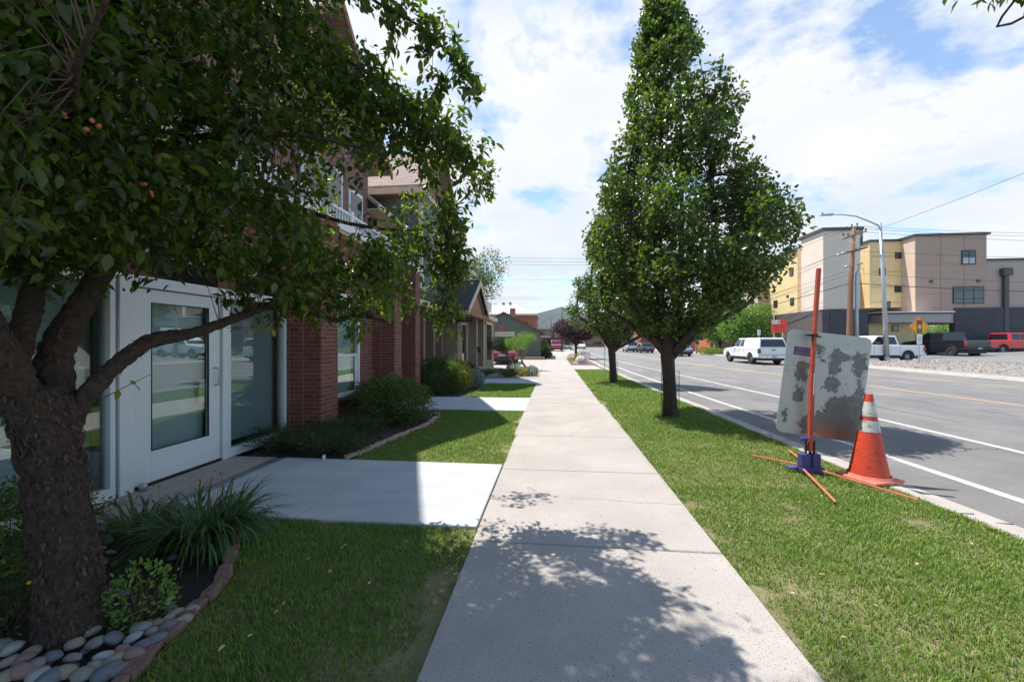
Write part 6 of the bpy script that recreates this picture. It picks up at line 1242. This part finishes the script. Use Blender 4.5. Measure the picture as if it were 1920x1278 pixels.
b.build('roof', mat('rusty_roof', (.20, .075, .055), .8), SH)
boxp('vent', mat('vent_red', (.20, .09, .08), .8), SH, (xp-.5, xp+.15, -.03, -.0, 2.55, 3.1)); boxp('signboard', mat('faded_board', (.42, .38, .28), .8, (.30, .28, .2), 6), SH, (xa+.1, xa+1.9, -.05, -.0, 2.0, 2.45)); boxp('shutter', M_white, SH, (xa+2.15, xa+2.75, -.04, 0, .85, 1.15)); boxp('side_eave', M_trim, SH, (xb+.02, xb+.9, .0, .2, 1.95, 2.02))
HB = empty('brick_hotel', (-9, 66, 0), 0, 'red brick block with a pale hipped metal roof beyond the green shed', 'building'); kk = 65/F_; xr = 66*ratio(1004)+9; xm = 66*ratio(971)+9
boxp('wall', M_brickf, HB, (-9, xr, 0, 10, -.1, 5.85)); boxp('eave', M_trim, HB, (-9.4, xr+.35, -.4, 10.4, 5.85, 6.15)); b = MB(); b.add([(-9.4, -.4, 6.15), (xr+.35, -.4, 6.15), (xr+.35, 10.4, 6.15), (-9.4, 10.4, 6.15), (-5, 4, 8.0), (xr-3.6, 4, 8.0), (xr-3.6, 6, 8.0), (-5, 6, 8.0)], [(0, 1, 5, 4), (1, 2, 6, 5), (2, 3, 7, 6), (3, 0, 4, 7), (4, 5, 6, 7)]); b.build('roof', mat('pale_metal_roof', (.62, .55, .52), .6, (.55, .49, .46), 2), HB)
for x in (-2.2, .2, 1.4): boxp('roof_vent', M_brown, HB, (x-.2, x+.2, 4, 4.5, 8.0, 8.45))
boxp('window', M_win, HB, (xr-2.0, xr-1.3, -.03, 0, 3.2, 4.8))
CH = boxp('chimney', M_brickf, HB, (xm-1.1, xm-.25, -2.2, -1.4, 3, 6.9))
for i, (px, w_, h_, d, m, lb, ctg) in enumerate(((1024, 3.6, 3.8, 80, M_greysid, 'grey mauve flat roofed building beyond the shed corner', 'building'), (1043, 3.2, 3.0, 96, M_brickf, 'orange brick storefront at the end of the sidewalk', 'building'), (1112, 3.4, 2.6, 120, M_brickf, 'low brick building beyond the plum tree', 'building'))):
    p = PD(px, 650, d); T = empty('storefront', (p.x, p.y, 0), 0, lb, ctg); boxp('wall', m, T, (-w_, w_, 0, 8, 0, h_)); boxp('cornice', M_brown, T, (-w_-.2, w_+.2, -.3, 8, h_, h_+.3)); boxp('shop_window', M_win, T, (-w_*.7, w_*.7, -.05, 0, .6, h_*.6))
# --- trees across the road and far off
gr = 'trees across the road'
def ptree(px, d, H, crad, m, n, size, label, seed, th=1.5, **k): p = PD(px, 650, d); return tree(k.pop('name', 'shade_tree'), (p.x, p.y, -.05), H, th, crad, m, n, size, label, gr, seed=seed, **k)
ptree(1395, 47, 6.2, 2.9, M_leafb, 9000, .26, 'bright green tree in front of the peach coloured block', 5, 1.0); ptree(1350, 52, 5.6, 2.8, M_leafb, 8000, .26, 'bright green tree left of the peach coloured block', 6, .9); ptree(1295, 66, 7.5, 3.2, M_leafb, 7000, .3, 'yellow green tree behind the dark business sign', 8); ptree(1240, 95, 9, 5, M_leafd, 6000, .45, 'dark green tree far up the road behind the tall pear tree', 9); ptree(1180, 120, 10, 6, M_leafd, 6000, .5, 'dark tree far up the road left of the pear trunk', 10); ptree(1325, 85, 9.5, 4.5, M_leafd, 5000, .4, 'dark green tree behind the brick office', 12)
ptree(1690, 62, 5.0, 3.0, M_leafb, 3500, .3, 'green tree seen through the passage below the brown block', 14, .6); ptree(1760, 70, 5.5, 3.5, M_leafb, 3500, .3, 'green tree beyond the parking lot behind the black pickup', 15, .6)
p = PD(875, 640, 42); tree('cottonwood_tree', (p.x, p.y, 0), 11.2, 3, 4.0, M_leafs2 if 'M_leafs2' in globals() else M_leafd, 9000, .22, 'grey green tree rising behind the gabled townhouse', None, seed=17, trunkr=.2, lump=.45)
T = None
for i, (px, d, h) in enumerate(((1322, 50, .9), (1337, 49, .8), (1350, 50, .7), (1366, 49, .8))): p = PD(px, 655, d); bush(p.x, p.y, .9, .8, h, [M_leafg, M_leafb, M_leafg, M_leafs][i], 700, .16, ['yellowish shrub below the stone wall', 'round bright green shrub below the stone wall', 'pale pinkish green shrub beside the capped pickup', 'grey green shrub just behind the capped pickup'][i], group='shrubs across the road')
p = PD(1582, 640, 37); straps(p.x, p.y, .9, 260, 1.75, 'pale feathery ornamental grass behind the top of the sign', m=M_leafs, wd=.05, name='ornamental_grass', z=.0); p = PD(1615, 640, 37); straps(p.x, p.y, .6, 140, 1.2, 'pinkish ornamental grass right of the utility pole', m=M_dry, wd=.05, name='ornamental_grass', z=.0)
p = PD(1019, 660, 39); bush(p.x, p.y, .55, .7, 1.7, M_leafg, 1800, .13, 'tall yellow green shrub at the corner of the green shed', lump=.4); p = PD(1027, 668, 38); bush(p.x-.1, p.y, .4, .5, .9, M_leafd, 1000, .12, 'olive shrub beside the sidewalk in front of the green shed')
tag(boxp('timber_edging', M_brown, None, (-3.5, -.75, 34.4, 34.7, -.02, .22), bevel=.02), 'low dark timber edging in front of the green shed', 'edging'); tag(boxp('low_wall', M_brown, None, (-.72, -.1, 41, 42.4, -.02, .35), bevel=.02), 'low brown block wall at the sidewalk edge beyond the shed', 'wall')
# verge patches across the road
b = MB(); b.quad((20.9, 38, .03), (24.5, 38, .03), (24.5, 140, .03), (20.9, 140, .03)); tag(b.build('far_verge', M_lawn), kind='structure')
# mid distance tree belt: reads as one mass
rs = np.random.RandomState(5); Ps = []
for i in range(110):
    x = rs.uniform(-160, 160); y = rs.uniform(170, 300)
    if abs(x+.0-6) < 9 and y < 260: continue
    h = rs.uniform(5, 9); d = unit(rs.normal(size=(420, 3))); Ps.append(np.array([x, y, h*.5])+d*np.array([h*.55, h*.55, h*.5])*rs.uniform(.6, 1, (420, 1)))
P = np.concatenate(Ps); tag(leaves('tree_belt', P, rs.normal(size=P.shape), rs.normal(size=P.shape)+[0, 0, .5], rs.uniform(.5, 1.1, len(P)), M_leafd), 'distant belt of green trees below the hills', 'trees', kind='stuff')
# hills
M_hill = mat('wooded_hill', (.040, .060, .036), .95, (.018, .032, .022), .02, detail=12, speck=(.06, .55, .5))
def hill(name, prof, dist, depth, m, jit):
    b = MB(); nx, ny = 150, 26; vs = []
    for j in range(ny+1):
        t = j/ny
        for i in range(nx+1):
            px = prof[0][0]+(prof[-1][0]-prof[0][0])*i/nx; top = np.interp(px, [q[0] for q in prof], [q[1] for q in prof]); d = dist+depth*t; x, y = W(d, (px-960)/F_*d*(1)); hz = (HY-top)/F_*(dist+depth)*math.sin(min(1, t*1.0)*math.pi/2)**1.1
            n = noise.noise(Vector((x/160, y/160, 3)))*.5+noise.noise(Vector((x/50, y/50, 8)))*.25+noise.noise(Vector((x/14, y/14, 1)))*.09; vs.append((x, y, -6+hz*(1+jit*n)+(t > .02)*n*jit*22))
    n = nx+1; b.add(vs, [(j*n+i, j*n+i+1, (j+1)*n+i+1, (j+1)*n+i) for j in range(ny) for i in range(nx)]); return tag(b.build(name, m, uv=False, smooth=False), kind='structure')
hill('hill', [(-600, 625), (300, 622), (800, 612), (930, 604), (985, 595), (1003, 589), (1020, 586), (1038, 583), (1056, 580), (1075, 583), (1100, 590), (1180, 600), (1300, 606), (1500, 618), (1900, 628), (2500, 632)], 800, 900, M_hill, .35)
hill('hill', [(-600, 632), (700, 630), (960, 624), (1000, 618), (1030, 614), (1060, 616), (1100, 620), (1300, 626), (2500, 636)], 420, 300, M_hill, .4)

# thin summer haze between here and the hills
b = MB(); b.box(-1500, 1500, -50, 2600, -9, 175); hz_ = b.build('haze', None, None, uv=False); tag(hz_, kind='stuff')
m = bpy.data.materials.new('haze'); m.use_nodes = True; nt = m.node_tree; nt.nodes.clear(); vo = nt.nodes.new('ShaderNodeVolumePrincipled'); vo.inputs['Color'].default_value = (.72, .84, 1, 1); vo.inputs['Density'].default_value = .00013; vo.inputs['Anisotropy'].default_value = .2
nt.links.new(vo.outputs[0], nt.nodes.new('ShaderNodeOutputMaterial').inputs['Volume']); hz_.data.materials.append(m); scene.cycles.volume_bounces = 0
